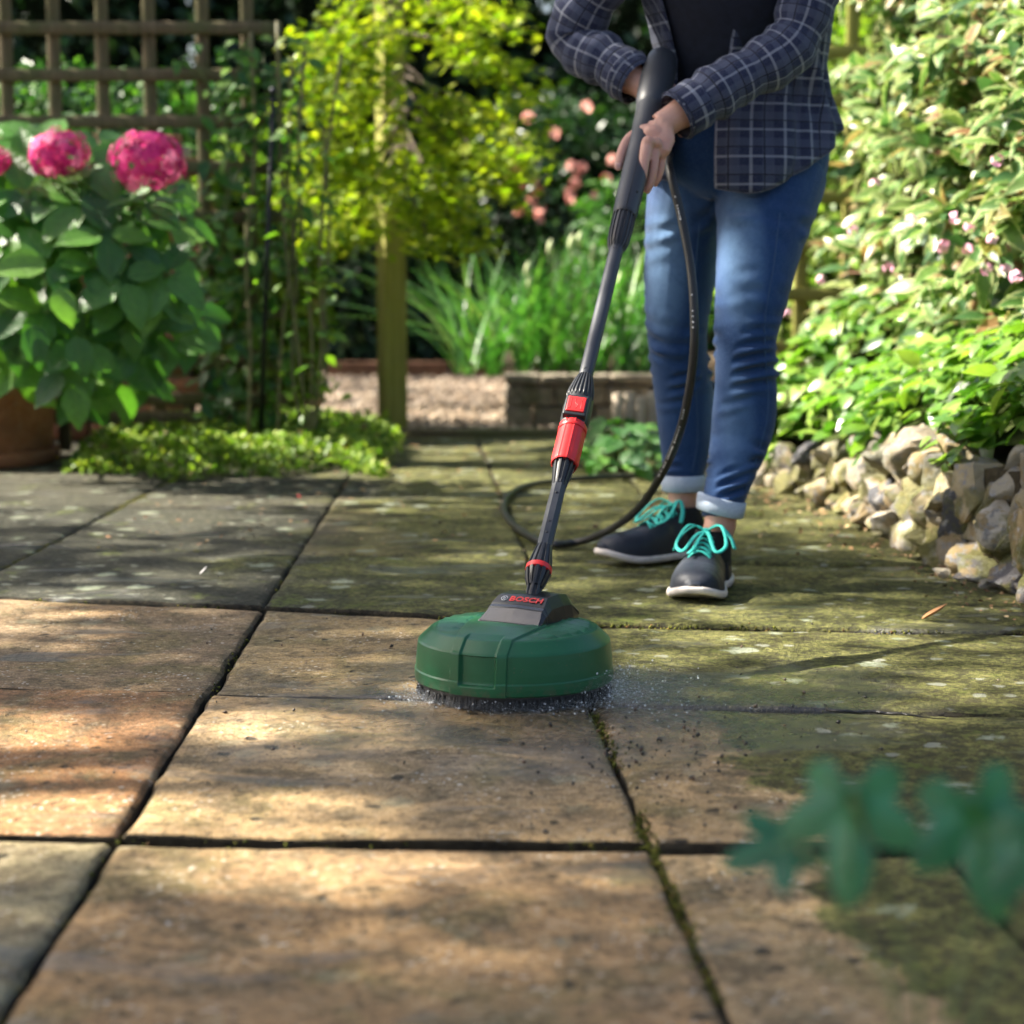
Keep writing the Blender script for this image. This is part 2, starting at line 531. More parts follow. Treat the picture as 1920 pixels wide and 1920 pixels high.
def slab(i, j):
    i2 = i + 2 if (i == 5 and 2 <= j <= 5) else i + 1
    c4 = [corner(i, j), corner(i2, j), corner(i2, j + 1), corner(i, j + 1)]
    rd = random.Random(i * 31 + j * 7)
    jw = .0026 + rd.random() * .0016
    gap = {2: .020, 3: .011, 4: .010}
    jy0, jy1 = gap.get(j, .006), gap.get(j + 1, .006)
    if j >= 4: jw = .0014
    if j >= 4: jy0, jy1 = (.009 if j == 4 else .003), .003
    if i >= 5 and j >= 2: jy0, jy1 = min(jy0, .006 if j > 2 else .014), .006
    cen = sum(c4, Vector()) / 4
    nu, nv = 26, 22
    tilt = (rd.uniform(-.004, .004), rd.uniform(-.004, .004)); zz = rd.uniform(-.0025, .0025)
    V, F = [], []
    for b in range(nv + 1):
        for a in range(nu + 1):
            ea, eb = min(a, nu - a), min(b, nv - b)
            u = [0, .012, .035][a] if a < 3 else ([1, .988, .965][nu - a] if nu - a < 3 else .035 + .93 * (a - 2) / (nu - 4))
            v = [0, .012, .035][b] if b < 3 else ([1, .988, .965][nv - b] if nv - b < 3 else .035 + .93 * (b - 2) / (nv - 4))
            q = (c4[0] * (1 - u) + c4[1] * u) * (1 - v) + (c4[3] * (1 - u) + c4[2] * u) * v
            # inset for the joint, with a worn uneven margin
            sx = 1 if u > .5 else -1; sy = 1 if v > .5 else -1
            q.x -= sx * jw * abs(2 * u - 1) ** 24; q.y -= (jy1 if sy > 0 else -jy0) * abs(2 * v - 1) ** 24
            e = min(ea, eb)
            z = zz + tilt[0] * (u - .5) + tilt[1] * (v - .5) + .0035 * mnoise.noise(Vector((q.x * 7, q.y * 7, i + j * 3.3))) + .0016 * mnoise.noise(Vector((q.x * 28, q.y * 28, i + j * 3.3)))
            if e <= 1:
                nz = Vector(mnoise.noise_vector(Vector((q.x * 22, q.y * 22, i * 2.1 + j)))) * .0032 + Vector(mnoise.noise_vector(Vector((q.x * 70, q.y * 70, i * 2.1 + j)))) * .0018
                q.x += nz.x; q.y += nz.y
                z -= (.0065 if e == 0 else .0012)
            V.append((q.x, q.y, z))
    w_ = nu + 1
    for b in range(nv):
        for a in range(nu):
            F.append((b * w_ + a, b * w_ + a + 1, (b + 1) * w_ + a + 1, (b + 1) * w_ + a))
    ring = [a for a in range(nu)] + [b * w_ + nu for b in range(nv)] + [nv * w_ + a for a in range(nu, 0, -1)] + [b * w_ for b in range(nv, 0, -1)]
    o0 = len(V)
    for r in ring: V.append((V[r][0], V[r][1], -.048))
    for k in range(len(ring)):
        k2 = (k + 1) % len(ring)
        F.append((ring[k], o0 + k, o0 + k2, ring[k2]))
    o = obj('paving_slab', mesh('paving_slab', V, F), M_slab, patio)
    # colour of the stone itself, and how much old grime still covers it
    if j <= 1: col, d = ((.42, .275, .14) if i in (4,) else (.40, .29, .16) if i > 4 else (.33, .29, .18)), .10
    elif j == 2: col, d = ((.43, .225, .10) if i <= 3 else TAN), .04
    elif j == 3: col, d = (BRN if i <= 3 else (.44, .325, .165)), (.30 if i <= 3 else .12)
    elif j == 4: col, d = (GRY if i <= 4 else OLV), (.80 if i <= 4 else .72)
    elif j == 5: col, d = (GRY if i <= 3 else (.33, .27, .15)), (.85 if i <= 3 else .62)
    elif j == 6: col, d = (.35, .28, .17), (.82 if i <= 3 else .58)
    else: col, d = (.42, .35, .24), (.7 if i <= 3 else .42)
    k = rd.uniform(.92, 1.08)
    o.color = (col[0] * k, col[1] * k, col[2] * k, d)
for j in range(len(rows) - 1):
    for i in range(len(cols) - 1):
        cc = (corner(i, j) + corner(i + 1, j + 1)) / 2
        if abs(cc.x) > cc.y * .26 + .75 or cc.x > 1.35: continue
        if i == 6 and 2 <= j <= 5: continue
        slab(i, j)

# ---- moss and crumbs in the joints (nobody could count them)
M_moss = NT('moss')
r_ = M_moss.rnd()
M_moss.set(Base_Color=M_moss.ramp(r_, [(0, (.03, .035, .008)), (.45, (.09, .10, .018)), (.75, (.17, .17, .03)), (.9, (.16, .09, .035)), (1, (.05, .03, .02))]), Roughness=.9, Specular_IOR_Level=.1)
def crumb_shape():
    V = np.array([(1, 0, 0), (-1, 0, 0), (0, 1, 0), (0, -1, 0), (0, 0, 1), (0, 0, -1)]) * [1, .8, .6]
    F = np.array([(0, 2, 4), (2, 1, 4), (1, 3, 4), (3, 0, 4), (2, 0, 5), (1, 2, 5), (3, 1, 5), (0, 3, 5)])
    return V, F, np.zeros((6, 2))
def along(a, b, n, spread, dens=None):
    tt = rng.random(n)
    A = np.array(a)[None] * (1 - tt[:, None]) + np.array(b)[None] * tt[:, None]
    A = A + rng.normal(size=(n, 3)) * [spread, spread, .0]
    return A
pts = []
for (ci, r0, r1, n, sp) in ((5, 1, 2, 1500, .005), (5, 2, 3, 1100, .006), (4, 4, 5, 300, .005), (3, 4, 7, 1700, .011), (5, 4, 7, 500, .006), (4, 1, 2, 80, .003), (4, 3, 4, 90, .003)):
    for r in range(r0, r1): pts.append(along(corner(ci, r), corner(ci, r + 1), n, sp))
for (rj, c0, c1, n, sp) in ((4, 3, 4, 500, .008), (4, 4, 5, 900, .013), (5, 3, 4, 600, .006), (2, 4, 5, 120, .008), (4, 5, 7, 800, .016), (3, 5, 6, 100, .006)):
    for c_ in range(c0, c1): pts.append(along(corner(c_, rj), corner(c_ + 1, rj), n, sp))
A = np.concatenate(pts)
keep = np.array([mnoise.noise(Vector((a[0] * 6, a[1] * 6, 3.3))) > -.12 for a in A])
A = A[keep]
A[:, 2] = -.030 + rng.random(len(A)) ** .6 * .029
mo = obj('moss', merged('moss', crumb_shape(), A, frames(rand_dirs(len(A)), rand_dirs(len(A))), .0014 + .0026 * rng.random(len(A)) ** 2), M_moss)
tag(mo, 'yellow green moss and brown crumbs filling the joints between paving slabs', 'moss', kind='stuff')
# washed-out grit in front of the machine
n = 330
A = np.stack([rng.normal(.17, .075, n), rng.normal(2.36, .12, n), np.full(n, .002)], 1)
B = np.stack([rng.uniform(.0, .5, 160), rng.uniform(1.9, 3.0, 160), np.full(160, .002)], 1)
C_ = np.stack([rng.uniform(-.7, 1.0, 520), rng.uniform(1.5, 5.0, 520), np.full(520, .002)], 1)
A = np.concatenate([A, B, C_])
M_grit = NT('grit')
M_grit.set(Base_Color=M_grit.ramp(M_grit.rnd(), [(0, (.012, .011, .01)), (.6, (.03, .024, .018)), (.85, (.10, .05, .025)), (1, (.3, .25, .18))]), Roughness=.35)
gr = obj('grit', merged('grit', crumb_shape(), A, frames(rand_dirs(len(A), 0), rand_dirs(len(A))), .0008 + .0038 * rng.random(len(A)) ** 3.5), M_grit)
tag(gr, 'dark grit and crumbs washed over the stone slabs', 'grit', kind='stuff')

# ---- gravel yard behind the patio
t = NT('gravel')
p = t.pos()
c = t.ramp(t.vor(38, p, 'Color'), [(.1, (.22, .16, .11)), (.4, (.40, .29, .205)), (.7, (.52, .40, .29)), (1, (.64, .53, .41))])
d_ = t.vor(38, p)
c = t.mix(t.step(d_, .35, .6), c, (.05, .04, .03))
t.set(Base_Color=c, Roughness=.85, Normal=t.bump(d_, 1, -.02))
gy = obj('gravel', mesh('gravel', [(-3.0, 6.93, -.004), (2.5, 6.93, -.004), (2.5, 11.6, .012), (-3.0, 11.6, .012)], [(0, 1, 2, 3)]), t)
tag(gy, 'pale brown gravel yard behind the paved patio', 'gravel', kind='stuff')
n = 5200
A = np.stack([rng.uniform(-1.9, .9, n), 6.95 + 4.2 * rng.random(n) ** 1.4, np.zeros(n)], 1)
A[:, 2] = .004 + (A[:, 1] - 6.93) * .0035
M_peb = NT('pebble')
M_peb.set(Base_Color=M_peb.ramp(M_peb.rnd(), [(0, (.16, .11, .075)), (.4, (.34, .25, .17)), (.8, (.50, .39, .28)), (1, (.64, .54, .42))]), Roughness=.8)
pb = obj('pebbles', merged('pebbles', crumb_shape(), A, frames(rand_dirs(n, 0), rand_dirs(n)), .006 + .011 * rng.random(n), False), M_peb, gy)
pb['kind'] = 'stuff'
# board added for the dark shadow line between patio and gravel
def wood_mat(name, a, b, green=None, gscale=1.0):
    t = NT(name)
    p = t.objco()
    st = t.noise(26, 5, .6, t.vmul(p, (3.0, 3.0, .22)), .4)
    c = t.mix(t.step(st, .33, .68), a, b)
    c = t.mix(t.step(t.noise(60, 4, .7, t.vmul(p, (3, 3, .15))), .55, .75, 0, .6), c, tuple(x * .4 for x in a))
    if green:
        c = t.mix(t.step(t.noise(5 * gscale, 4, .6, p), .40, .62, .25, .9), c, green)
    t.set(Base_Color=c, Roughness=.85, Specular_IOR_Level=.2, Normal=t.bump(st, .5, .004))
    return t
M_old = wood_mat('weathered_wood', (.10, .07, .045), (.19, .135, .09), (.10, .105, .045))
M_postw = wood_mat('mossy_post_wood', (.21, .19, .055), (.32, .29, .09), (.24, .24, .055), .5)
M_pink = wood_mat('pale_wood', (.42, .25, .14), (.52, .34, .20))
o = obj('shadow_line_board', bevel_mesh('shadow_line_board', box(-1.35, .62, 6.872, 6.922, -.05, .028), .006, 2, True, .002, 6), M_old)
tag(o, 'dark board added for the shadow line between patio and gravel', 'edging')

# ---- flint wall on the right
path = spline([(1.12, 2.7, 0), G(1985, 1150), G(1909, 1117), G(1774, 1064), G(1689, 1025), G(1591, 974), G(1515, 940), G(1440, 917), G(1345, 903), (.48, 5.75, 0)], 10)
plen = [0]
for a, b in zip(path, path[1:]): plen.append(plen[-1] + (b - a).length)
def path_at(s):
    for k in range(len(path) - 1):
        if s <= plen[k + 1]:
            f = (s - plen[k]) / (plen[k + 1] - plen[k])
            tan = (path[k + 1] - path[k]).normalized()
            return path[k].lerp(path[k + 1], f), tan
    return path[-1], (path[-1] - path[-2]).normalized()
def wall_h(D): return lerpk([(2.6, .25), (3.5, .255), (4.3, .20), (5.0, .125), (6, .10)], D)
t = NT('flint')
rn = t.n('ObjectInfo').outputs['Random']
p = t.objco()
nn, nf = t.noise(2.2, 5, .65, p), t.noise(9, 5, .7, p)
base = t.ramp(rn, [(0, (.38, .33, .24)), (.2, (.50, .45, .37)), (.34, (.26, .19, .09)), (.5, (.44, .36, .22)), (.64, (.13, .12, .12)), (.78, (.35, .29, .21)), (.9, (.07, .07, .08)), (1, (.30, .23, .12))], 'CONSTANT')
c = t.mix(t.step(nn, .50, .58), base, t.ramp(nf, [(.35, (.10, .10, .12)), (.6, (.30, .29, .28))]))
c = t.mix(t.step(t.noise(1.6, 4, .65, p), .52, .62, 0, .8), c, (.30, .21, .085))
pw = t.pos()
mossm = t.math('MULTIPLY', t.step(t.noise(9, 4, .65, pw), .46, .56), t.step(t.xyz(pw)[2], .26, .10))
c = t.mix(t.math('MULTIPLY', mossm, .85), c, t.ramp(nf, [(.3, (.06, .065, .012)), (.7, (.19, .18, .035))]))
t.set(Base_Color=c, Roughness=t.step(nn, .5, .58, .75, .38), Normal=t.bump(nf, .5, .06))
M_flint = t
def rock_mesh(k):
    bm = bmesh.new()
    bmesh.ops.create_icosphere(bm, subdivisions=3, radius=1)
    rd = random.Random(k)
    planes = [(Vector((rd.gauss(0, 1), rd.gauss(0, 1), rd.gauss(0, 1))).normalized(), rd.uniform(.34, .74)) for _ in range(13)]
    off = Vector((k * 7.1, k * 3.3, 1))
    for v in bm.verts:
        c_ = v.co.copy()
        for nrm, dd in planes:
            e = c_.dot(nrm)
            if e > dd: c_ -= nrm * (e - dd) * .9
        c_ += c_.normalized() * (.16 * mnoise.noise(c_ * 2.0 + off) + .09 * mnoise.noise(c_ * 5 + off))
        v.co = c_
    me = bpy.data.meshes.new('stone')
    bm.to_mesh(me); bm.free()
    me.materials.append(M_flint.m)
    me.polygons.foreach_set('use_smooth', np.ones(len(me.polygons), dtype=bool))
    me.set_sharp_from_angle(angle=R(44))
    return me
rocks = [rock_mesh(k) for k in range(14)]
rough_wall = thing('flint_wall', 'low curved wall of rough pale flint stones edging the right bed', 'wall')
rd = random.Random(5)
L_ = plen[-1]
# rammed earth core so that no gap shows daylight
V, F = [], []
N_ = 60
for k in range(N_):
    q, tn = path_at(L_ * k / (N_ - 1))
    nrm = Vector((tn.y, -tn.x, 0))
    h = wall_h(q.y)
    for (o_, z) in ((.018, -.03), (.040, h * .86), (.20, h * .95), (.22, -.03)): V.append(q + nrm * o_ + Vector((0, 0, z)))
for k in range(N_ - 1):
    for e in range(4):
        F.append((k * 4 + e, k * 4 + (e + 1) % 4, k * 4 + 4 + (e + 1) % 4, k * 4 + 4 + e))
obj('earth_core', mesh('earth_core', V, F), earth_mat('mossy_earth', (.075, .058, .034), (.085, .08, .022)), rough_wall)
s = 0.0
while s < L_:
    q0, tn = path_at(s)
    h = wall_h(q0.y)
    nrm = Vector((tn.y, -tn.x, 0))
    z = .018
    while z < h:
        sz = rd.uniform(.034, .072) * (1 if q0.y > 4.4 else 1.12)
        ss = s + rd.uniform(-.022, .022)
        q, _ = path_at(max(0, min(L_, ss)))
        loc = q + nrm * (.02 + .35 * z * .5 + rd.uniform(-.012, .016)) + Vector((0, 0, z + rd.uniform(-.008, .008)))
        o = obj('stone', rocks[rd.randrange(14)], None, rough_wall)
        M = Matrix.Translation(loc) @ Matrix.Rotation(rd.uniform(0, 6.28), 4, 'Z') @ Matrix.Rotation(rd.uniform(-.7, .7), 4, 'X') @ Matrix.Rotation(rd.uniform(-.7, .7), 4, 'Y')
        o.matrix_world = M @ Matrix.Diagonal((sz * rd.uniform(.95, 1.35), sz * rd.uniform(.8, 1.1), sz * rd.uniform(.75, 1.1), 1))
        z += sz * 1.15
    s += rd.uniform(.050, .080)
# loose stones at the foot of the wall
for (px, py, sz) in ((1764, 1082, .02), (1800, 1088, .016), (1850, 1105, .018), (1720, 1052, .014), (1640, 1010, .014)):
    q = G(px, py)
    o = obj('loose_stone', rocks[rd.randrange(14)], None, None)
    o.matrix_world = Matrix.Translation(q + Vector((0, 0, sz * .5))) @ Matrix.Rotation(rd.uniform(0, 6), 4, 'Z') @ Matrix.Diagonal((sz * 1.4, sz, sz * .7, 1))
    tag(o, {1850: 'loose stone at the flint wall foot nearest the right picture edge', 1800: 'second loose stone from the right picture edge below the flint wall', 1764: 'third loose stone from the right picture edge below the flint wall', 1720: 'tiny loose stone where the flint wall bends, fourth from the picture edge', 1640: 'tiny loose stone closest to the person at the flint wall foot'}[px], 'stone', 'loose stones at the wall foot')

# raised bed behind it
V, F = [], []
for k in range(N_):
    q, tn = path_at(L_ * k / (N_ - 1))
    nrm = Vector((tn.y, -tn.x, 0))
    h = wall_h(q.y)
    for (o_, dz) in ((.06, -.02), (.3, .02), (.8, .06), (2.2, .1)):
        e = q + nrm * o_
        V.append((e.x, e.y, h * .95 + dz + .02 * mnoise.noise(e * 5)))
for k in range(N_ - 1):
    for e in range(3):
        F.append((k * 4 + e, k * 4 + e + 1, k * 4 + 5 + e, k * 4 + 4 + e))
nb_ = len(V)
V += [(v[0], v[1], -.06) for v in V[:4]] + [(V[k * 4 + 3][0], V[k * 4 + 3][1], -.06) for k in range(N_)]
F += [(e + 1, e, nb_ + e, nb_ + e + 1) for e in range(3)] + [(k * 4 + 3, nb_ + 4 + k, nb_ + 5 + k, k * 4 + 7) for k in range(N_ - 1)]
bed = obj('planting_bed', mesh('planting_bed', V, F), M_soil)
tag(bed, kind='structure')
V = [(.5, 5.6, .10), (4, 4.5, .3), (4, 12, .35), (.62, 9, .12)]
o = obj('terrain', mesh('terrain', V, [(0, 1, 2, 3)]), M_soil); tag(o, kind='structure')
# ================================================================== BACKGROUND GARDEN STRUCTURES
def batten_trellis(name, label, D, x_px, y_px, bw, bt, mat, z0, z1, rot=0.0, label_cat='trellis'):
    """square lattice of single battens; x_px / y_px are the rows and columns seen in the photograph"""
    th = thing(name, label, label_cat)
    xs = [P(x, 500, D).x for x in x_px]
    zs = [P(900, y, D).z for y in y_px]
    ver = bevel_mesh('batten', box(-bw / 2, bw / 2, -bt / 2, bt / 2, z0, z1), .003, 1, True, .0015, 6)
    for x in xs:
        obj('batten', ver, mat, th, Matrix.Translation((x + random.uniform(-.004, .004), D, 0)) @ Matrix.Rotation(random.uniform(-.006, .006), 4, 'Y'))
    hor = bevel_mesh('rail', box(xs[0] - .1, xs[-1] + .1, -bt / 2, bt / 2, -bw / 2, bw / 2), .003, 1, True, .0015, 6)
    for z in zs:
        obj('rail', hor, mat, th, Matrix.Translation((0, D - bt - .001, z + random.uniform(-.004, .004))))
    return th
xa = [385 + 90 * k for k in range(-6, 2)]
ya = [783, 750, 680, 586, 496, 405, 316, 228, 140, 52, -36]
tr = batten_trellis('trellis', 'brown square lattice trellis behind the potted hydrangea', 6.15, xa, ya, .038, .018, M_old, .02, 1.9)
tr2 = batten_trellis('trellis', 'mossy olive trellis standing behind the leg and the variegated shrub', 7.0, [1410, 1500, 1590, 1680], [738, 650, 552, 460, 370, 280, 190, 100], .046, .022, M_postw, .0, 1.75)

# brick wall behind the left trellis
t = NT('brick')
rn = t.n('ObjectInfo').outputs['Random']
p = t.objco()
nf = t.noise(40, 5, .65, p)
c = t.mix(t.step(nf, .3, .7), t.ramp(rn, [(0, (.20, .075, .04)), (.5, (.32, .12, .055)), (1, (.40, .19, .09))]), (.14, .075, .05))
t.set(Base_Color=c, Roughness=.9, Normal=t.bump(nf, .6, .006))
M_brick = t
bw_ = thing('brick_wall', 'old orange brick wall glimpsed through the lattice trellis', 'wall')
D0 = 6.75
xl, xr = P(-260, 500, D0).x, P(345, 500, D0).x
obj('mortar', mesh('mortar', *box(xl, xr, D0 + .01, D0 + .2, -.05, 1.0)), simple('mortar', (.25, .21, .16), .95, bump=(80, .5, .01)), bw_)
bme = bevel_mesh('brick', box(-.104, .104, -.05, .05, -.0315, .0315), .004, 1, True, .0015)
z, k = .0, 0
while z < .98:
    x = xl + (.0 if k % 2 else .11)
    while x < xr - .05:
        obj('brick', bme, M_brick, bw_, Matrix.Translation((x + .1, D0 + .05 - random.uniform(0, .004), z + .033)))
        x += .220
    z += .0745; k += 1

# round-edged green timber post and the pale one behind the stems
def post(name, label, px, py, D, w_, z1, mat, rot):
    th = thing(name, label, 'post')
    b = P(px, py, D)
    obj('shaft', bevel_mesh('shaft', box(-w_ / 2, w_ / 2, -w_ / 2, w_ / 2, -.1, z1), .006, 2, True, .003, 10), mat, th, Matrix.Translation((b.x, b.y, 0)) @ Matrix.Rotation(rot, 4, 'Z'))
    obj('base_collar', bevel_mesh('base_collar', box(-w_ * .56, w_ * .56, -w_ * .56, w_ * .56, -.04, .014), .004, 1, True, .002), M_old, th, Matrix.Translation((b.x, b.y, 0)) @ Matrix.Rotation(rot, 4, 'Z'))
    return th
post('timber_post', 'moss green square timber post standing at the edge of the gravel', 736, 812, 7.02, .082, 2.9, M_postw, R(27))
post('timber_post', 'pale pinkish timber post behind the thin climbing stems', 586, 800, 7.7, .065, .86, M_pink, R(10))

# terracotta pots
M_terra = NT('terracotta')
p = M_terra.objco()
nf = M_terra.noise(28, 5, .65, p); nb = M_terra.noise(5, 4, .6, p)
c = M_terra.mix(M_terra.step(nf, .3, .7), (.30, .115, .055), (.40, .175, .095))
c = M_terra.mix(M_terra.step(nb, .5, .68, 0, .55), c, (.16, .09, .055))
c = M_terra.mix(M_terra.step(M_terra.noise(9, 5, .7, p), .6, .72, 0, .5), c, (.42, .34, .26))
M_terra.set(Base_Color=c, Roughness=.88, Specular_IOR_Level=.2, Normal=M_terra.bump(nf, .35, .004))
def lathe(name, prof, n=48, wob=0.0):
    V, F = [], []
    for (r, z) in prof:
        for k in range(n):
            a = 2 * PI * k / n
            rr_ = r * (1 + wob * mnoise.noise(Vector((math.cos(a) * 2, math.sin(a) * 2, z * 6))))
            V.append((rr_ * math.cos(a), rr_ * math.sin(a), z))
    for i in range(len(prof) - 1):
        for k in range(n):
            F.append((i * n + k, i * n + (k + 1) % n, (i + 1) * n + (k + 1) % n, (i + 1) * n + k))
    return mesh(name, V, F)
potc = G(-62, 866)
pt = thing('plant_pot', 'large weathered terracotta pot holding the pink hydrangea', 'pot')
HP = .285
obj('body', lathe('body', [(0, .03), (.245, .03), (.252, .05), (.262, .12), (.270, .20), (.274, .24), (.286, .243), (.290, .262), (.286, .284), (.272, HP), (.255, HP - .004), (.250, .24), (.248, .23), (0, .23)], 64, .012), M_terra, pt, Matrix.Translation(potc))
obj('saucer', lathe('saucer', [(0, .0), (.268, .0), (.276, .008), (.280, .03), (.276, .043), (.266, .045), (.258, .03), (0, .028)], 64, .012), M_terra, pt, Matrix.Translation(potc))
obj('soil', lathe('soil', [(0, .236), (.247, .234)], 32), M_soil, pt, Matrix.Translation(potc))
pc = P(546, 790, 7.35)
pt2 = thing('chimney_planter', 'tall terracotta planter with a rolled rim behind the climbing stems', 'planter')
obj('body', lathe('body', [(0, .0), (.062, .0), (.066, .02), (.060, .03), (.064, .15), (.072, .30), (.076, .38)], 32), M_terra, pt2, Matrix.Translation((pc.x, pc.y, 0)))
obj('rim', lathe('rim', [(.076, .380), (.092, .384), (.096, .40), (.090, .412), (.076, .412), (.068, .39), (.066, .3)], 32), M_terra, pt2, Matrix.Translation((pc.x, pc.y, 0)))

# low stone wall round the lily bed
t = NT('old_stone_block')
rn = t.n('ObjectInfo').outputs['Random']
p = t.pos()
nf, nb = t.noise(45, 5, .65, p), t.noise(6, 4, .6, p)
c = t.mix(t.step(nf, .3, .7), t.ramp(rn, [(0, (.20, .165, .12)), (.5, (.28, .235, .175)), (1, (.35, .30, .24))]), (.12, .10, .07))
c = t.mix(t.step(nb, .52, .66, 0, .7), c, (.10, .10, .045))
t.set(Base_Color=c, Roughness=.92, Normal=t.bump(nf, .6, .01))
M_block = t
def blockwall(name, label, D, x0, x1, zs, wlen, depth=.14):
    th = thing(name, label, 'wall')
    rd = random.Random(int(D * 10))
    for k, (za, zb) in enumerate(zs):
        x = x0 - (.0 if k % 2 else wlen * .4)
        while x < x1:
            l = wlen * rd.uniform(.75, 1.25)
            a, b = max(x, x0), min(x + l, x1)
            if b - a > .04:
                obj('stone_block', bevel_mesh('stone_block', box(a + .004, b - .004, D - rd.uniform(0, .012) - (.02 if k == len(zs) - 1 else 0), D + depth, za + .003, zb - .003), .007, 2, True, .005, 2), M_block, th)
            x += l
    return th
xl, xr = P(945, 700, 7.35).x, P(1235, 700, 7.35).x
blockwall('stone_wall', 'low grey stone block wall holding up the daylily bed', 7.35, xl, xr, [(-.02, .075), (.075, .155), (.155, .195)], .22)
o = obj('terrain', mesh('terrain', [(xl, 7.4, .17), (2.6, 7.4, .17), (2.6, 13, .22), (xl - .1, 13, .22)], [(0, 1, 2, 3)]), M_soil); tag(o, kind='structure')
xl2, xr2 = P(610, 700, 10.6).x, P(960, 700, 10.6).x
t = wood_mat('red_brown_sleeper', (.12, .06, .035), (.18, .095, .055))
th = thing('sleeper_edging', 'dark reddish timber sleepers edging the far shaded bed', 'edging')
for k in range(3):
    a = xl2 + (xr2 - xl2) * k / 3
    obj('sleeper', bevel_mesh('sleeper', box(a, a + (xr2 - xl2) / 3 - .012, 10.6 + .01 * k, 10.72, -.02, .085), .006, 2, True, .003, 3), t, th)
# stakes of a log-roll edging
th = thing('log_roll_edging', 'pale upright half-log edging beside the lily bed wall', 'edging')
lg = mesh('stake', *tube([(0, 0, -.03), (0, 0, .0), (0, 0, .11), (0, 0, .166), (0, 0, .172)], [.019, .02, .020, .019, .012], 12))
M_log = wood_mat('grey_log', (.36, .29, .22), (.50, .42, .33))
for k in range(6):
    q = P(1158 + 22 * k, 800, 6.62 + .02 * (k % 2))
    obj('stake', lg, M_log, th, Matrix.Translation((q.x, q.y, random.uniform(-.012, .006))))
# black metal stake with hook, and thin string-coloured cane
th = thing('garden_stake', 'thin black metal stake standing in front of the trellis', 'stake')
a, b = P(489, 812, 5.98), P(512, 180, 5.98)
obj('rod', mesh('rod', *tube([a, a.lerp(b, .5), b], .0075, 10)), simple('black_metal', (.02, .022, .028), .45, .6), th)
obj('finial', lathe('finial', [(0.0001, 0), (.009, .004), (.013, .014), (.009, .024), (.0001, .03)], 12), bpy.data.materials['black_metal'], th, Matrix.Translation(b))
# ================================================================== PLANTS
M_stem = simple('green_stem', (.10, .13, .035), .6, var=.3)
M_bark = simple('bark', (.09, .065, .045), .9, bump=(40, .8, .02), var=.35)
ovate = lambda v: (math.sin(PI * v ** .75) ** .85) * (1 if v < .8 else 1 - (v - .8) * 1.6)
LEAF = leaf_shape(1, .62, 7, .22, .22, ovate, .035)
LEAF_S = leaf_shape(1, .55, 3, .25, .2)
LEAF_N = leaf_shape(1, .42, 4, .28, .28)
STRAP = leaf_shape(1, .034, 9, .5, .42, lambda v: min(1, v * 8 + .5) * (1 - v ** 3) + .03)
STRAP2 = leaf_shape(1, .030, 9, .5, .85, lambda v: min(1, v * 8 + .5) * (1 - v ** 3) + .03)
STRAP3 = leaf_shape(1, .034, 9, .5, .12, lambda v: min(1, v * 8 + .5) * (1 - v ** 3) + .03)
def star(lobes, deep=.38, w=.8):
    out = []
    n = len(lobes)
    for i, (ang, ln) in enumerate(lobes):
        a = R(ang)
        out.append((math.sin(a) * ln * w, math.cos(a) * ln + .18))
        if i < n - 1:
            b = R((ang + lobes[i + 1][0]) / 2)
            out.append((math.sin(b) * deep * w, math.cos(b) * deep + .18))
    out.append((0, 0))
    return fan_shape(out, lambda x, y: -.12 * (x * x + y * y))
MAPLE = star([(-125, .45), (-70, .75), (-30, .9), (0, 1.0), (30, .9), (70, .75), (125, .45)], .30)
IVYL = star([(-135, .50), (-68, .80), (0, 1.12), (68, .80), (135, .50)], .56, .95)

def ivy_shape():
    V, U = [(0, .1, 0)], [(.5, .1)]
    n = 60
    lob = [(0, 1.15), (R(62), .86), (R(-62), .86), (R(128), .62), (R(-128), .62)]
    for k in (.35, .7, 1.0):
        for i in range(n):
            a = -PI + 2 * PI * (i + .5) / n
            r = .44
            for (c_, l_) in lob:
                d = abs((a - c_ + PI) % (2 * PI) - PI)
                r = max(r, .44 + (l_ - .44) * max(0, 1 - d / .52) ** .8)
            if abs(a) > 2.75: r *= .55
            x, y = math.sin(a) * r * k, math.cos(a) * r * k + .25
            V.append((x, y, .05 * math.cos(a * 5) * k - .20 * (x * x + (y - .25) ** 2) + .03 * k)); U.append((.5 + x * .5, y))
    F = []
    for i in range(n): F.append((0, 1 + i, 1 + (i + 1) % n, 1 + (i + 1) % n))
    F = [(0, 1 + i, 1 + (i + 1) % n) for i in range(n)]
    for q in range(2):
        for i in range(n):
            a, b, c_, d = 1 + q * n + i, 1 + q * n + (i + 1) % n, 1 + (q + 1) * n + (i + 1) % n, 1 + (q + 1) * n + i
            F += [(a, d, c_), (a, c_, b)]
    return np.array(V), np.array(F), np.array(U)
IVYL = ivy_shape()

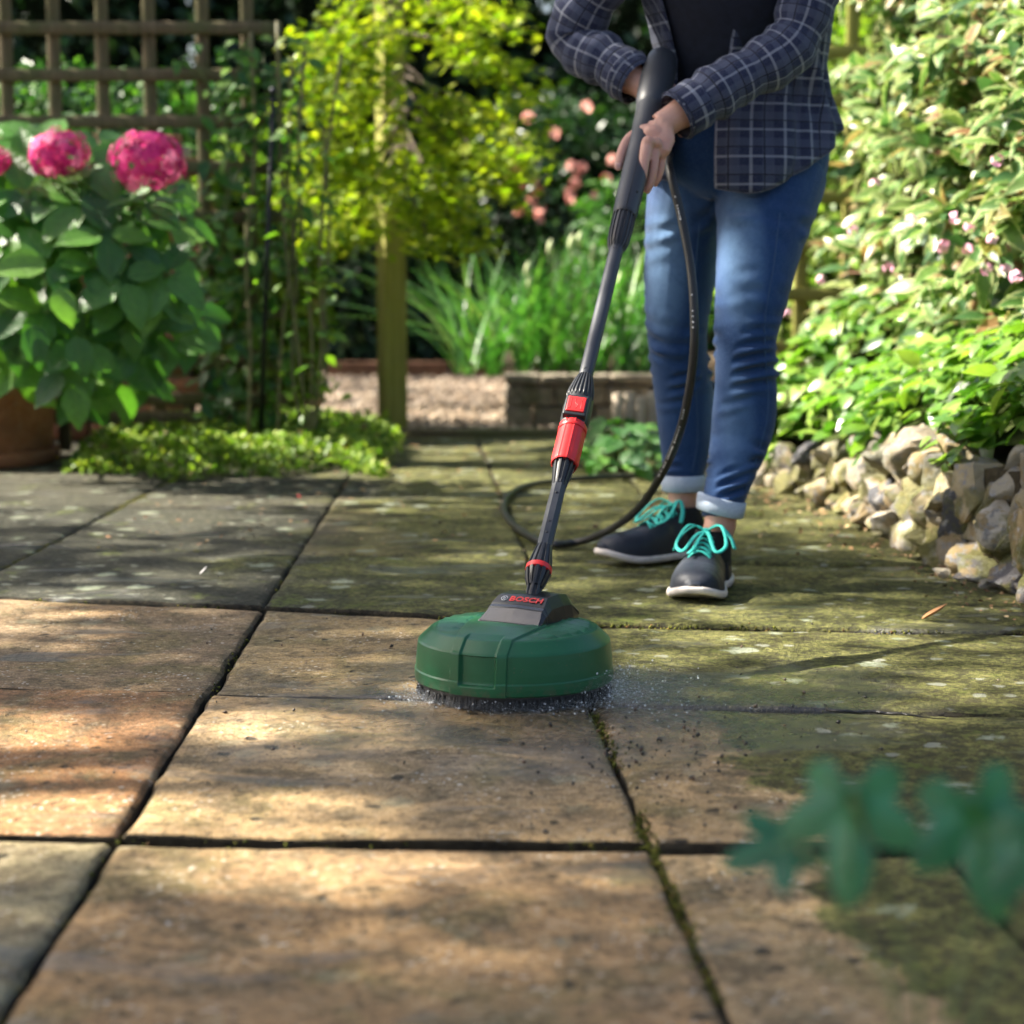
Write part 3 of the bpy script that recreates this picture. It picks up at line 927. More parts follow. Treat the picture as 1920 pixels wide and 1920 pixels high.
# ---------------- hydrangea
M_hyd = leaf_mat('hydrangea_leaf', [(0, (.028, .11, .018)), (.35, (.062, .185, .026)), (.75, (.11, .27, .036)), (1, (.20, .38, .06))], .34, .36, spec=.6, vein=.5)
hyd = thing('hydrangea', 'hydrangea bush with pink mophead flowers in the terracotta pot', 'shrub')
pos_, dir_, nrm_, sc_ = [], [], [], []
stems = []
rd = random.Random(3)
def whorl(tip, u, k, s0, spread=.9):
    a0 = rd.uniform(0, 6.28)
    h = Vector((0, 0, 1)) if abs(u.z) < .95 else Vector((1, 0, 0))
    e1 = u.cross(h).normalized(); e2 = u.cross(e1)
    for i in range(k):
        a = a0 + 2 * PI * i / k + rd.uniform(-.25, .25)
        rad_ = e1 * math.cos(a) + e2 * math.sin(a)
        d = (rad_ * spread + u * rd.uniform(-.05, .45) + Vector((0, 0, -.18))).normalized()
        pos_.append(tip + rad_ * .012); dir_.append(d); nrm_.append((u + Vector((0, -.35, .55)) + Vector((rd.gauss(0, .15), rd.gauss(0, .15), 0))).normalized()); sc_.append(s0 * rd.uniform(.75, 1.15))
flowers = [(110, 292, 5.32, 54), (279, 304, 5.30, 68), (-14, 302, 5.30, 34), (122, 392, 5.55, 34)]
tips = []
for k in range(60):
    for _ in range(50):
        a, rr_ = rd.uniform(0, 6.28), math.sqrt(rd.random())
        px, py = 110 + 290 * rr_ * math.cos(a), 500 + 250 * rr_ * math.sin(a)
        if py > 690 and px < 130: continue
        if all((px - x) ** 2 + (py - y) ** 2 > 34 ** 2 for x, y in tips): break
    tips.append((px, py))
    D = 5.66 - .42 * math.sqrt(max(0, 1 - rr_ * rr_)) + rd.uniform(-.05, .12)
    tip = P(px, py, D)
    c0 = potc + Vector((rd.uniform(-.08, .1), rd.uniform(-.1, .1), .26))
    u = ((tip - (c0 + Vector((0, .1, .15)))).normalized() + Vector((0, -.35, .45))).normalized()
    stems.append((c0, tip, u))
    whorl(tip, u, 4, .132)
    if rd.random() < .7: whorl(tip - u * .06 + Vector((0, .02, -.02)), u, 2, .135, 1.0)
for (px, py, D, r) in flowers:
    q = P(px, py, D) - Vector((0, 0, .05))
    stems.append((potc + Vector((.05, 0, .26)), q, Vector((0, -.2, 1)).normalized()))
    whorl(q - Vector((0, 0, .055)), Vector((0, -.25, 1)).normalized(), 4, .135)
# the pair that reaches out past the trellis, low and high
for (px, py, D, dx, dz, s0) in ((300, 648, 5.45, -1, -.1, .10), (330, 650, 5.44, 1, .12, .125), (285, 560, 5.4, 1, -.22, .12), (250, 395, 5.4, 1, -.25, .14), (170, 680, 5.3, 1, -.35, .105), (120, 700, 5.28, -.6, -.6, .12), (140, 720, 5.3, .12, -1, .125), (105, 540, 5.15, .45, -.9, .11), (140, 630, 5.2, .3, -1, .12), (60, 610, 5.2, .2, -.9, .12)):
    pos_.append(P(px, py, D)); dir_.append(Vector((dx, -.25, dz)).normalized()); nrm_.append(Vector((.1, -.75, .65)).normalized()); sc_.append(s0)
A, Dv, Nv, Sc = np.array(pos_), np.array(dir_), np.array(nrm_), np.array(sc_)
leaf_objs(hyd, LEAF, A, frames(Dv, Nv), Sc, M_hyd, 'leaf', 300)
for (c0, tip, u) in stems[::2] + stems[-4:]:
    m_ = c0.lerp(tip, .45) + Vector((0, 0, .06))
    obj('stem', mesh('stem', *tube(spline([c0, m_, tip - u * .03, tip], 4), [.007] * 4 + [.0055] * 5 + [.004] * 4, 6)), M_stem, hyd)
M_petal = NT('pink_petal')
r_ = M_petal.rnd()
pc_ = M_petal.ramp(r_, [(0, (.40, .015, .14)), (.4, (.62, .04, .22)), (.75, (.72, .09, .27)), (1, (.85, .28, .42))])
M_petal.set(Base_Color=pc_, Roughness=.6, Specular_IOR_Level=.2)
tr_ = M_petal.n('BsdfTranslucent'); M_petal.put(tr_.inputs[0], pc_)
mx_ = M_petal.n('MixShader'); mx_.inputs[0].default_value = .3
M_petal.t.links.new(M_petal.b.outputs[0], mx_.inputs[1]); M_petal.t.links.new(tr_.outputs[0], mx_.inputs[2]); M_petal.t.links.new(mx_.outputs[0], M_petal.out.inputs[0])
def floret_shape():
    V, F = [], []
    for k in range(4):
        a = PI / 2 * k
        ca, sa = math.cos(a), math.sin(a)
        o = len(V)
        for (x, y, z) in ((0, .02, 0), (-.38, .45, .10), (-.30, .88, .02), (0, .97, -.03), (.30, .88, .02), (.38, .45, .10), (0, .5, .03)):
            V.append((x * ca - y * sa, x * sa + y * ca, z))
        for i in range(6): F.append((o + 6, o + i, o + (i + 1) % 6))
    return np.array(V), np.array(F), np.zeros((len(V), 2))
FLORET = floret_shape()
for (px, py, D, r) in flowers:
    c0 = P(px, py, D); rad_ = r * D / FPX
    n = 150
    i = np.arange(n) + .5
    th_, ph = PI * (1 + 5 ** .5) * i, np.arccos(1 - 1.82 * i / n)
    u = np.stack([np.cos(th_) * np.sin(ph), np.sin(th_) * np.sin(ph), np.cos(ph)], 1)
    u = unit(u + rng.normal(size=u.shape) * .10)
    lump = 1 + .22 * np.array([mnoise.noise(Vector(x) * 2.4 + Vector((px, 0, 0))) for x in u])
    A = np.array(c0) + u * (rad_ * lump)[:, None] * [1, 1, .86] * (.80 + .24 * rng.random(n))[:, None]
    obj('flower_head', merged('flower_head', FLORET, A, frames(np.cross(u, rand_dirs(n, 0)), u), np.full(n, rad_ * .20) * rng.uniform(.8, 1.2, n)), M_petal, hyd)

# ---------------- bush builder
def bush(name, label, cat, cen, rad, n, shape, mat, size, lobes=2.2, core=(.02, .03, .012), stems=5, ground=None, nparts=0, group=None, droop=.15, shell=.72, area=None, seed=1, outdir=.6):
    th = thing(name, label, cat, group)
    cen, rad = np.array(cen), np.array(rad)
    u = rand_dirs(n, 0)
    sd_ = Vector((seed * 3.7, seed * 1.9, 0))
    lump = np.array([1 + .26 * mnoise.noise(Vector(x) * lobes + sd_) + .12 * mnoise.noise(Vector(x) * lobes * 2.6 + sd_) for x in u])
    k = shell + (1.02 - shell) * rng.random(n) ** .6
    A = cen + u * rad * (k * lump)[:, None]
    d = unit(u * outdir + rng.normal(size=(n, 3)) * .55 + [0, 0, -droop])
    nr = unit(u * .6 + rng.normal(size=(n, 3)) * .35 + [0, 0, .7])
    sc = size * rng.uniform(.6, 1.25, n)
    keep = A[:, 2] > .02
    A, d, nr, sc = A[keep], d[keep], nr[keep], sc[keep]
    if nparts: leaf_objs(th, shape, A, frames(d, nr), sc, mat, 'leaf', nparts, 'foliage', area)
    else: obj('crown', merged('crown', shape, A, frames(d, nr), sc), mat, th)
    if core is not None:  # dark solid core stands for the shaded inside and stops see-through
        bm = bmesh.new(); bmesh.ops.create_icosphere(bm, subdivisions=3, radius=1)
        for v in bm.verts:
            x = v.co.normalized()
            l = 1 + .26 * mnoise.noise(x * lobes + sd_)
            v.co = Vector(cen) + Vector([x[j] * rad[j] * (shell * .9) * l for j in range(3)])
        me = bpy.data.meshes.new('dark_core'); bm.to_mesh(me); bm.free()
        obj('dark_core', me, simple('dark_core_' + name, core, 1, var=.6, vscale=40, spec=0), th)
    gz = ground if ground is not None else 0
    for j in range(stems):
        b = Vector((cen[0] + random.uniform(-.1, .1), cen[1] + random.uniform(-.1, .1), gz - .03))
        e = Vector(cen) + Vector((random.uniform(-.6, .6) * rad[0], random.uniform(-.6, .6) * rad[1], random.uniform(.2, .6) * rad[2]))
        obj('branch', mesh('branch', *tube(spline([b, b.lerp(e, .5) + Vector((0, 0, .05)), e], 4), [.014] * 4 + [.009] * 4 + [.004], 6)), M_bark, th)
    return th

# ---------------- variegated shrub on the right
M_var = leaf_mat('variegated_leaf', [(0, (.04, .10, .035)), (.3, (.08, .18, .045)), (.65, (.17, .28, .07)), (.84, (.27, .33, .10)), (.93, (.26, .13, .06)), (1, (.34, .20, .10))], .36, .34, edge=(.50, .54, .25), edge_w=.39, spec=.5, tcol=(1.05, 1.15, .7))
M_bank = leaf_mat('bank_leaf', [(0, (.045, .13, .018)), (.35, (.11, .24, .025)), (.75, (.21, .34, .045)), (1, (.33, .43, .10))], .36, .30, spec=.7)
def right_shrub():
    th = thing('variegated_shrub', 'sunlit variegated shrub with cream edged leaves and small pink flowers', 'shrub')
    n = 8200
    # arching sprays that lean out towards the patio and the camera
    A, Dd, Nn = [], [], []
    rd = random.Random(9)
    roots = Vector((1.55, 5.2, .25))
    for k in range(215):
        px, py = rd.uniform(1500, 2150), rd.uniform(-60, 690)
        lim = lerpk([(-60, 1570), (250, 1560), (480, 1515), (690, 1500)], py)
        if px < lim: continue
        front = lerpk([(1500, 5.9), (1700, 5.0), (1920, 4.35), (2150, 4.1)], px) + rd.uniform(-.05, .55) + (.25 if py < 330 else 0)
        tip = P(px, py, front)
        u = (tip - (roots + Vector((0, 0, tip.z * .55)))).normalized()
        u = (u + Vector((rd.uniform(-.3, .1), rd.uniform(-.25, .2), rd.uniform(-.35, .25)))).normalized()
        ln = rd.uniform(.25, .42)
        base = tip - u * ln + Vector((0, 0, -.05))
        seg = spline([base, base.lerp(tip, .55) + Vector((0, 0, .035)), tip], 5)
        if k < 210: obj('branch', mesh('branch', *tube(seg, [.004] * 6 + [.003] * 3 + [.0018] * 2, 5)), M_twig, th)
        m = rd.randrange(20, 30)
        for j in range(m):
            f = rd.uniform(.15, 1.0)
            q = seg[min(len(seg) - 1, int(f * (len(seg) - 1) + .5))]
            A.append(q + Vector((rd.gauss(0, .018), rd.gauss(0, .018), rd.gauss(0, .018))))
            side = Vector((rd.gauss(0, 1), rd.gauss(0, 1), rd.gauss(0, .7))).normalized()
            Dd.append((u * .75 + side * .8 + Vector((-.1, -.1, -.28))).normalized())
            Nn.append((Vector((-.45, -.35, .8)) + Vector((rd.gauss(0, .35), rd.gauss(0, .35), rd.gauss(0, .3)))).normalized())
    A, Dd, Nn = np.array(A), np.array(Dd), np.array(Nn)
    sc = .088 * rng.uniform(.5, 1.25, len(A))
    leaf_objs(th, LEAF_N, A, frames(Dd, Nn), sc, M_var, 'leaf', 300)
    # solid inner mass, shade between the sprays put into its dark colour
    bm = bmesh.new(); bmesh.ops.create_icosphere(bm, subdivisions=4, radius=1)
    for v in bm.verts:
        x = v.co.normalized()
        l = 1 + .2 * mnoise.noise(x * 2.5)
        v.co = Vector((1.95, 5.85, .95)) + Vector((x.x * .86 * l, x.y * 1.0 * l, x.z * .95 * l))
    me = bpy.data.meshes.new('dark_core'); bm.to_mesh(me); bm.free()
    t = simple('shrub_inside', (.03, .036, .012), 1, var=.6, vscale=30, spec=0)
    obj('dark_core', me, t, th)
    n2 = 3600
    u = rand_dirs(n2, 0); u[:, 0] = -abs(u[:, 0]) * 1.0; u = unit(u)
    A = np.array([1.95, 5.85, .95]) + u * [.9, 1.05, 1.0] * (.93 + .12 * rng.random(n2))[:, None]
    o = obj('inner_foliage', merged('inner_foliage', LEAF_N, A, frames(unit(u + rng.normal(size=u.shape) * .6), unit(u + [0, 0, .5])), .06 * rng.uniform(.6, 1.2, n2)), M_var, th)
    o['kind'] = 'stuff'
    # pink tubular flowers
    fl = [(1708, 413), (1768, 465), (1818, 425), (1790, 408), (1862, 450), (1850, 505), (1815, 468), (1770, 460), (1905, 518), (1885, 505), (1475, 588), (1540, 525), (1665, 500), (1600, 433), (1640, 345), (1870, 300), (1905, 520)]
    for (px, py) in fl:
        D = lerpk([(1450, 5.75), (1700, 4.85), (1920, 4.2)], px)
        c0 = P(px, py, D)
        m = 7
        u = rand_dirs(m, .2)
        obj('flower', merged('flower', FLORET, np.array(c0) + u * .012, frames(np.cross(u, rand_dirs(m, 0)), u), np.full(m, .009)), M_pale, th)
    return th
M_twig = simple('red_twig', (.23, .11, .06), .7, var=.3)
M_pale = simple('pale_pink_petal', (.80, .42, .55), .6, var=.2, vscale=90)
right_shrub()
# leafy bank spilling over the flint wall
def bank():
    th = thing('leafy_ground_cover', 'bright green leafy cover spilling over the flint wall below the shrub', 'plant')
    A, Dd, Nn = [], [], []
    rd = random.Random(21)
    for k in range(4300):
        s = rd.uniform(.35, L_ - .25)
        q, tn = path_at(s)
        nrm = Vector((tn.y, -tn.x, 0))
        o_ = .03 + 1.15 * rd.random() ** 1.25
        h = wall_h(q.y) + .03 + .42 * min(1, o_ / .55) ** .8 * (1 + .35 * mnoise.noise(Vector((s * 3, o_ * 4, 0)))) - rd.random() ** 2 * .12
        if q.y > 5.2: h *= 1.0
        e = q + nrm * o_
        if o_ < .09 and mnoise.noise(Vector((s * 5, 0, 7))) < .05: continue
        A.append((e.x, e.y, h))
        Dd.append((-nrm * rd.uniform(.1, .9) + tn * rd.gauss(0, .7) + Vector((0, 0, rd.uniform(-.55, .15)))).normalized())
        Nn.append((-nrm * .35 + Vector((rd.gauss(0, .3), rd.gauss(0, .3), 1))).normalized())
    A, Dd, Nn = np.array(A), np.array(Dd), np.array(Nn)
    leaf_objs(th, leaf_shape(1, .72, 5, .2, .2, ovate), A, frames(Dd, Nn), .060 * rng.uniform(.5, 1.3, len(A)), M_bank, 'leaf', 300)
    V, F = [], []
    for k in range(N_):
        q, tn = path_at(L_ * k / (N_ - 1))
        nrm = Vector((tn.y, -tn.x, 0))
        for o_ in (.10, .3, .55, .9, 1.4):
            e = q + nrm * o_
            V.append((e.x, e.y, wall_h(q.y) + .34 * min(1, o_ / .55) - .05))
    for k in range(N_ - 1):
        for e in range(4): F.append((k * 5 + e, k * 5 + e + 1, k * 5 + 6 + e, k * 5 + 5 + e))
    obj('stems', mesh('stems', V, F), simple('bank_underlay', (.035, .045, .016), 1, var=.6, vscale=30, spec=0), th)  # dark solid sheet below the leaves, no separate stems
bank()

# ---------------- maple with yellow green leaves round the post
M_map = leaf_mat('maple_leaf', [(0, (.13, .23, .012)), (.4, (.25, .36, .018)), (.8, (.40, .47, .03)), (1, (.54, .56, .07))], .55, .5, spec=.3, tcol=(1.15, 1.25, .35))
mp = thing('maple_tree', 'small maple with layered yellow green leaves beside the mossy post', 'tree')
tb = P(742, 800, 7.5)
trunk = [Vector((tb.x, tb.y, -.02)), P(740, 600, 7.45), P(748, 380, 7.3), P(755, 200, 7.2), P(745, 20, 7.2), P(742, -90, 7.1)]
obj('trunk', mesh('trunk', *tube(spline(trunk, 5), [.028] * 6 + [.022] * 8 + [.014] * 12, 8)), M_bark, mp)
boughs = [[(755, 200), (820, 250), (900, 300), (965, 375)], [(750, 255), (820, 345), (862, 415), (893, 478)], [(755, 200), (840, 262), (930, 300), (988, 330)],
          [(745, 255), (660, 320), (600, 345), (560, 385)], [(745, 270), (680, 350), (640, 410), (585, 440)], [(750, 270), (765, 350), (795, 425), (800, 470)],
          [(750, 270), (705, 360), (660, 430), (630, 460)], [(755, 140), (850, 180), (930, 225), (1000, 300)],
          [(745, 130), (700, 170), (640, 220), (600, 290)], [(750, 150), (800, 215), (850, 290), (880, 370)], [(750, 220), (720, 300), (690, 350), (650, 400)],
          [(750, 60), (850, 80), (930, 120), (985, 190)], [(750, 0), (830, -20), (900, 20), (960, 60)], [(745, 0), (680, 0), (620, 60), (570, 130)], [(745, 20), (700, 60), (660, 130), (640, 210)], [(750, -60), (800, 0), (850, 60), (900, 130)], [(748, -40), (720, 40), (700, 110), (690, 190)], [(745, 60), (660, 90), (590, 150), (545, 230)], [(760, 120), (820, 180), (870, 260), (930, 300)],
          [(750, 180), (700, 250), (640, 290), (580, 300)], [(755, 230), (790, 300), (830, 380), (860, 450)]]
A, Dd, Nn = [], [], []
rd = random.Random(4)
for bi, bo in enumerate(boughs):
    dd = 6.88 + rd.uniform(-.15, .1)
    pts = spline([P(x, y, dd - .16 * k + rd.uniform(-.04, .04)) for k, (x, y) in enumerate(bo)], 6)
    obj('bough', mesh('bough', *tube(pts, [.007 - .005 * k / len(pts) for k in range(len(pts))], 5)), M_bark, mp)
    for k in range(235):
        f = rd.uniform(.22, 1) ** .8
        q = pts[int(f * (len(pts) - 1))]
        sp = .028 + .034 * (1 - abs(f - .6))
        A.append(q + Vector((rd.gauss(0, sp), rd.gauss(0, sp), rd.gauss(-.006, .018))))
        Dd.append((Vector((rd.gauss(0, 1), rd.gauss(0, 1), rd.uniform(-.9, .1)))).normalized())
        Nn.append((Vector((rd.gauss(0, .4), rd.gauss(-.1, .4), 1))).normalized())
A, Dd, Nn = np.array(A), np.array(Dd), np.array(Nn)
obj('crown', merged('crown', MAPLE, A, frames(Dd, Nn), .038 * rng.uniform(.6, 1.25, len(A))), M_map, mp)

# ---------------- daylilies
M_lily = leaf_mat('daylily_leaf', [(0, (.025, .10, .02)), (.5, (.06, .19, .035)), (.85, (.12, .28, .06)), (1, (.26, .38, .14))], .35, .35, spec=.6)
ly = thing('daylily_clump', 'clump of arching strap leaved daylilies on the stone edged bed', 'plant')
rd = random.Random(8)
for shp, cnt, dz in ((STRAP, 130, 1.35), (STRAP2, 90, 1.25), (STRAP3, 80, 2.2)):
    A, Dd, Nn = [], [], []
    for k in range(cnt):
        b = P(rd.choice((880, 930, 985, 1030, 1075, 1120, 1165, 1205)) + rd.gauss(0, 12), 700, 7.6 + rd.uniform(0, .8))
        A.append((b.x, b.y, .17))
        a = rd.uniform(0, 6.28)
        o_ = Vector((math.cos(a), math.sin(a), 0))
        Dd.append((o_ * rd.uniform(.25, .8) + Vector((0, 0, dz))).normalized()); Nn.append((o_ * 1.0 + Vector((0, 0, -.15))) * -1)
    A, Dd, Nn = np.array(A), np.array(Dd), np.array(Nn)
    leaf_objs(ly, shp, A, frames(Dd, Nn), rng.uniform(.36, .62, cnt), M_lily, 'leaf', 100)
M_bud = simple('pale_bud', (.50, .56, .30), .5)
for (px, py) in ((1030, 480), (988, 520), (1085, 465), (1110, 490), (992, 545), (1095, 560), (1160, 540), (1070, 470)):
    top = P(px, py, 7.75)
    bs = Vector((top.x + .03, 7.85, .17))
    st = obj('flower_stalk', mesh('flower_stalk', *tube(spline([bs, bs.lerp(top, .6), top], 4), .004, 5)), M_stem, ly)
    obj('bud', mesh('bud', *tube([top, top + Vector((0, 0, .02)), top + Vector((.004, 0, .045)), top + Vector((.008, 0, .065))], [.004, .011, .010, .002], 8)), M_bud, st)

# ---------------- low broad leaved plant beside the feet
M_low = leaf_mat('low_plant_leaf', [(0, (.02, .085, .02)), (.5, (.05, .17, .025)), (1, (.14, .30, .05))], .33, .4, spec=.5, vein=.3)
lp = thing('broad_leaved_plant', 'low broad leaved green plant on the paving behind the hose loop', 'plant')
A, Dd, Nn = [], [], []
rd = random.Random(14)
for k in range(110):
    a, rr_ = rd.uniform(0, 6.28), math.sqrt(rd.random())
    px = 1168 + 74 * rr_ * math.cos(a); D = 5.75 + .3 * rr_ * math.sin(a)
    b = P(px, 700, D); h = .03 + .105 * (1 - rr_ ** 2) * rd.uniform(.5, 1.2)
    A.append((b.x, b.y, h)); Dd.append(Vector((math.cos(a) + rd.gauss(0, .5), math.sin(a) + rd.gauss(0, .5) - .3, rd.uniform(-.5, .25))).normalized())
    Nn.append(Vector((rd.gauss(0, .3), rd.gauss(-.35, .3), 1)).normalized())
A, Dd, Nn = np.array(A), np.array(Dd), np.array(Nn)
leaf_objs(lp, leaf_shape(1, .74, 6, .18, .2, ovate, .05), A, frames(Dd, Nn), .062 * rng.uniform(.6, 1.25, len(A)), M_low, 'leaf', 110)
for k in range(0, 110, 3):
    e = Vector(A[k]); b = Vector((P(1168, 700, 5.78).x + (e.x - P(1168, 700, 5.78).x) * .3, 5.78 + (e.y - 5.78) * .3, -.01))
    obj('stalk', mesh('stalk', *tube([b, b.lerp(e, .5) + Vector((0, 0, .02)), e], .0022, 5)), M_stem, lp)

# ---------------- low ground cover under the trellis
M_gc = leaf_mat('ground_cover_leaf', [(0, (.07, .14, .016)), (.4, (.15, .25, .025)), (.8, (.26, .36, .04)), (.93, (.36, .42, .08)), (1, (.16, .08, .03))], .35, .5, spec=.3)
n = 15000
x = rng.uniform(-1.42, -.355, n); D = rng.uniform(5.42, 6.7, n)
fr = 5.56 + .10 * np.sin(x * 9) + .05 * np.sin(x * 23 + 1)
edge = np.clip((D - fr) / .22, 0, 1) * np.clip((-.36 - x + .03 * np.sin(D * 15)) / .12, 0, 1) * np.clip((x + 1.32) / .1, 0, 1)
hz = edge ** .6 * (.085 + .05 * np.array([mnoise.noise(Vector((a * 5, b * 5, 0))) for a, b in zip(x, D)])) + .055 * np.exp(-((x + .52) ** 2 + (D - 6.1) ** 2) / .05)
k_ = edge > .02
A = np.stack([x, D, hz * (1 - .45 * rng.random(n) ** 2) + .004], 1)[k_]
gc = obj('ground_cover', merged('ground_cover', LEAF_S, A, frames(rand_dirs(len(A), .15), unit(rng.normal(size=(len(A), 3)) * .4 + [0, -.3, 1])), .024 * rng.uniform(.5, 1.4, len(A))), M_gc)
tag(gc, 'low yellow green creeping ground cover at the foot of the trellis', 'ground cover', kind='stuff')

# ---------------- climber on the trellis and bare climbing stems
M_clm = leaf_mat('climber_leaf', [(0, (.025, .09, .020)), (.6, (.07, .18, .028)), (1, (.18, .32, .04))], .4, .4)
cl = thing('climbing_vine', 'small leaved vine climbing the brown trellis beside the black stake', 'vine')
rd = random.Random(31)
A, Dd, Nn = [], [], []
for k in range(7):
    x0 = rd.uniform(400, 520)
    pts = spline([P(x0 + rd.uniform(-25, 25) * j * .5, 800 - 140 * j, 6.08 + rd.uniform(-.03, .03)) for j in range(6)], 5)
    obj('stem', mesh('stem', *tube(pts, .0035, 5)), M_stem, cl)
    for j in range(62):
        q = rd.choice(pts) + Vector((rd.gauss(0, .03), rd.gauss(-.02, .03), rd.gauss(0, .03)))
        A.append(q); Dd.append(Vector((rd.gauss(0, 1), -.4, rd.gauss(-.3, .5))).normalized()); Nn.append(Vector((rd.gauss(-.2, .3), -.6, .7)).normalized())
A, Dd, Nn = np.array(A), np.array(Dd), np.array(Nn)
leaf_objs(cl, LEAF_S, A, frames(Dd, Nn), .062 * rng.uniform(.55, 1.25, len(A)), M_clm, 'leaf', 300)
rs = thing('climbing_rose', 'bundle of thin bare climbing stems fanning up between trellis and post', 'climber')
M_mapl2 = leaf_mat('rose_leaf', [(0, (.05, .13, .02)), (.5, (.13, .25, .025)), (1, (.30, .40, .05))], .45, .4)
M_cane = simple('brown_green_cane', (.13, .12, .045), .6, var=.35)
for (pp, r) in (([(578, 818), (560, 660), (535, 450), (525, 250), (520, 40)], .006), ([(580, 818), (585, 640), (568, 450), (560, 260), (575, 60)], .0055), ([(584, 818), (603, 650), (600, 480), (612, 300), (640, 100)], .006),
                ([(586, 818), (612, 700), (608, 560), (618, 420), (606, 240)], .0045), ([(574, 818), (548, 700), (555, 520), (540, 330), (548, 120)], .005), ([(466, 815), (470, 640), (462, 480), (478, 280), (470, 60)], .006), ([(520, 818), (528, 640), (545, 500), (560, 380), (590, 290)], .0045)):
    obj('stem', mesh('stem', *tube(spline([P(x, y, 5.95 + .02 * k) for k, (x, y) in enumerate(pp)], 6), r, 7)), M_cane, rs)
A, Dd, Nn = [], [], []
for k in range(230):
    px, py = rd.gauss(575, 48), rd.uniform(60, 580)
    if rd.random() < .2: px, py = rd.gauss(585, 35), rd.uniform(600, 820)
    A.append(P(px, py, 5.95 + rd.gauss(0, .06))); Dd.append(Vector((rd.gauss(0, 1), rd.gauss(0, .6), -.3)).normalized()); Nn.append(Vector((rd.gauss(-.2, .4), rd.gauss(-.2, .4), .8)).normalized())
A, Dd, Nn = np.array(A), np.array(Dd), np.array(Nn)
leaf_objs(rs, LEAF_S, A, frames(Dd, Nn), .045 * rng.uniform(.6, 1.25, len(A)), M_mapl2, 'leaf', 230)

# ---------------- background hedge and shrubs
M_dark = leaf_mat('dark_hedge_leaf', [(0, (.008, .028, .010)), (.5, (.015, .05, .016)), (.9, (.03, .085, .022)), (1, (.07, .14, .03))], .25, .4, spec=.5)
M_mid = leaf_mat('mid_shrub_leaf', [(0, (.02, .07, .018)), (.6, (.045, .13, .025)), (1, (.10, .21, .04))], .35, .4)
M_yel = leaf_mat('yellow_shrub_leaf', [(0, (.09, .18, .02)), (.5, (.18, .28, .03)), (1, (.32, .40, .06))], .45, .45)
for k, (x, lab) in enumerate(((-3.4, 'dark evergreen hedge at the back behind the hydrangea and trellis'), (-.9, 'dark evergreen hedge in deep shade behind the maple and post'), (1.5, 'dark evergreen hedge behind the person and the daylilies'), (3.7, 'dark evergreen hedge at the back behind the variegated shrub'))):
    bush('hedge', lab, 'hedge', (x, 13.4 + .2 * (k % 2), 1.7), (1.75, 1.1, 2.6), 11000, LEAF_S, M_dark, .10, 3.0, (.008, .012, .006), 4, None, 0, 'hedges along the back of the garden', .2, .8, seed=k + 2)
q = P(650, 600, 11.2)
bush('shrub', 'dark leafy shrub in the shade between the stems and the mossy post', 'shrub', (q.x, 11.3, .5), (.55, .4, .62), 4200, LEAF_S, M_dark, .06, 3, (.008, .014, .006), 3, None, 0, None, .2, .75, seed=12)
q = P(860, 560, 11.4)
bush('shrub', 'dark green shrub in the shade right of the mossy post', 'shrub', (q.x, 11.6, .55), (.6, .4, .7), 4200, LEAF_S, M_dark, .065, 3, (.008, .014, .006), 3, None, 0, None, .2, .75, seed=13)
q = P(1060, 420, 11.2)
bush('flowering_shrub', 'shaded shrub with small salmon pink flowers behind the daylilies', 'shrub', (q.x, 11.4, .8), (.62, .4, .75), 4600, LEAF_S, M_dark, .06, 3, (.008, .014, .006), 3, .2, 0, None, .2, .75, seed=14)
fs = bpy.data.objects['flowering_shrub']
M_sal = simple('salmon_petal', (.70, .30, .24), .6)
for (px, py) in ((965, 318), (1000, 335), (1010, 358), (978, 345), (998, 372), (1013, 392), (972, 395), (1085, 325), (1078, 343), (1068, 362), (1090, 312), (1136, 336), (1115, 367), (1070, 372), (1205, 578), (1196, 592), (1010, 412), (1072, 312), (960, 300), (1150, 300), (1040, 250), (990, 220), (1100, 200)):
    c0 = P(px, py, 10.75)
    u = rand_dirs(6, .2)
    obj('flower', merged('flower', FLORET, np.array(c0) + u * .02, frames(np.cross(u, rand_dirs(6, 0)), u), np.full(6, .026)), M_sal, fs)
q = P(470, 420, 8.3)
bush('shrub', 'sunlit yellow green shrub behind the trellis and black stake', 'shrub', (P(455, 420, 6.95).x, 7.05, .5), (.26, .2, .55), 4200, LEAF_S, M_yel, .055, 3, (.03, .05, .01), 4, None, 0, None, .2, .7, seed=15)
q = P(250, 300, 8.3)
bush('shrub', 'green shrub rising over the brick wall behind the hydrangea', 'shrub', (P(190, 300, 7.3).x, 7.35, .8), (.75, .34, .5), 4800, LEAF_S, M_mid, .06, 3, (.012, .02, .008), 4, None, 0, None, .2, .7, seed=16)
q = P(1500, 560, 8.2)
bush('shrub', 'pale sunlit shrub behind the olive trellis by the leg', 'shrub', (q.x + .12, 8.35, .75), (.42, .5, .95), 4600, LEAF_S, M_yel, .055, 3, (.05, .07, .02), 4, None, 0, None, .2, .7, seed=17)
q = P(1250, 520, 9.6)
bush('shrub', 'mid green shrub behind the legs beyond the daylilies', 'shrub', (q.x, 9.8, .55), (.45, .4, .55), 3000, LEAF_S, M_mid, .06, 3, (.015, .025, .01), 3, .2, 0, None, .2, .7, seed=18)

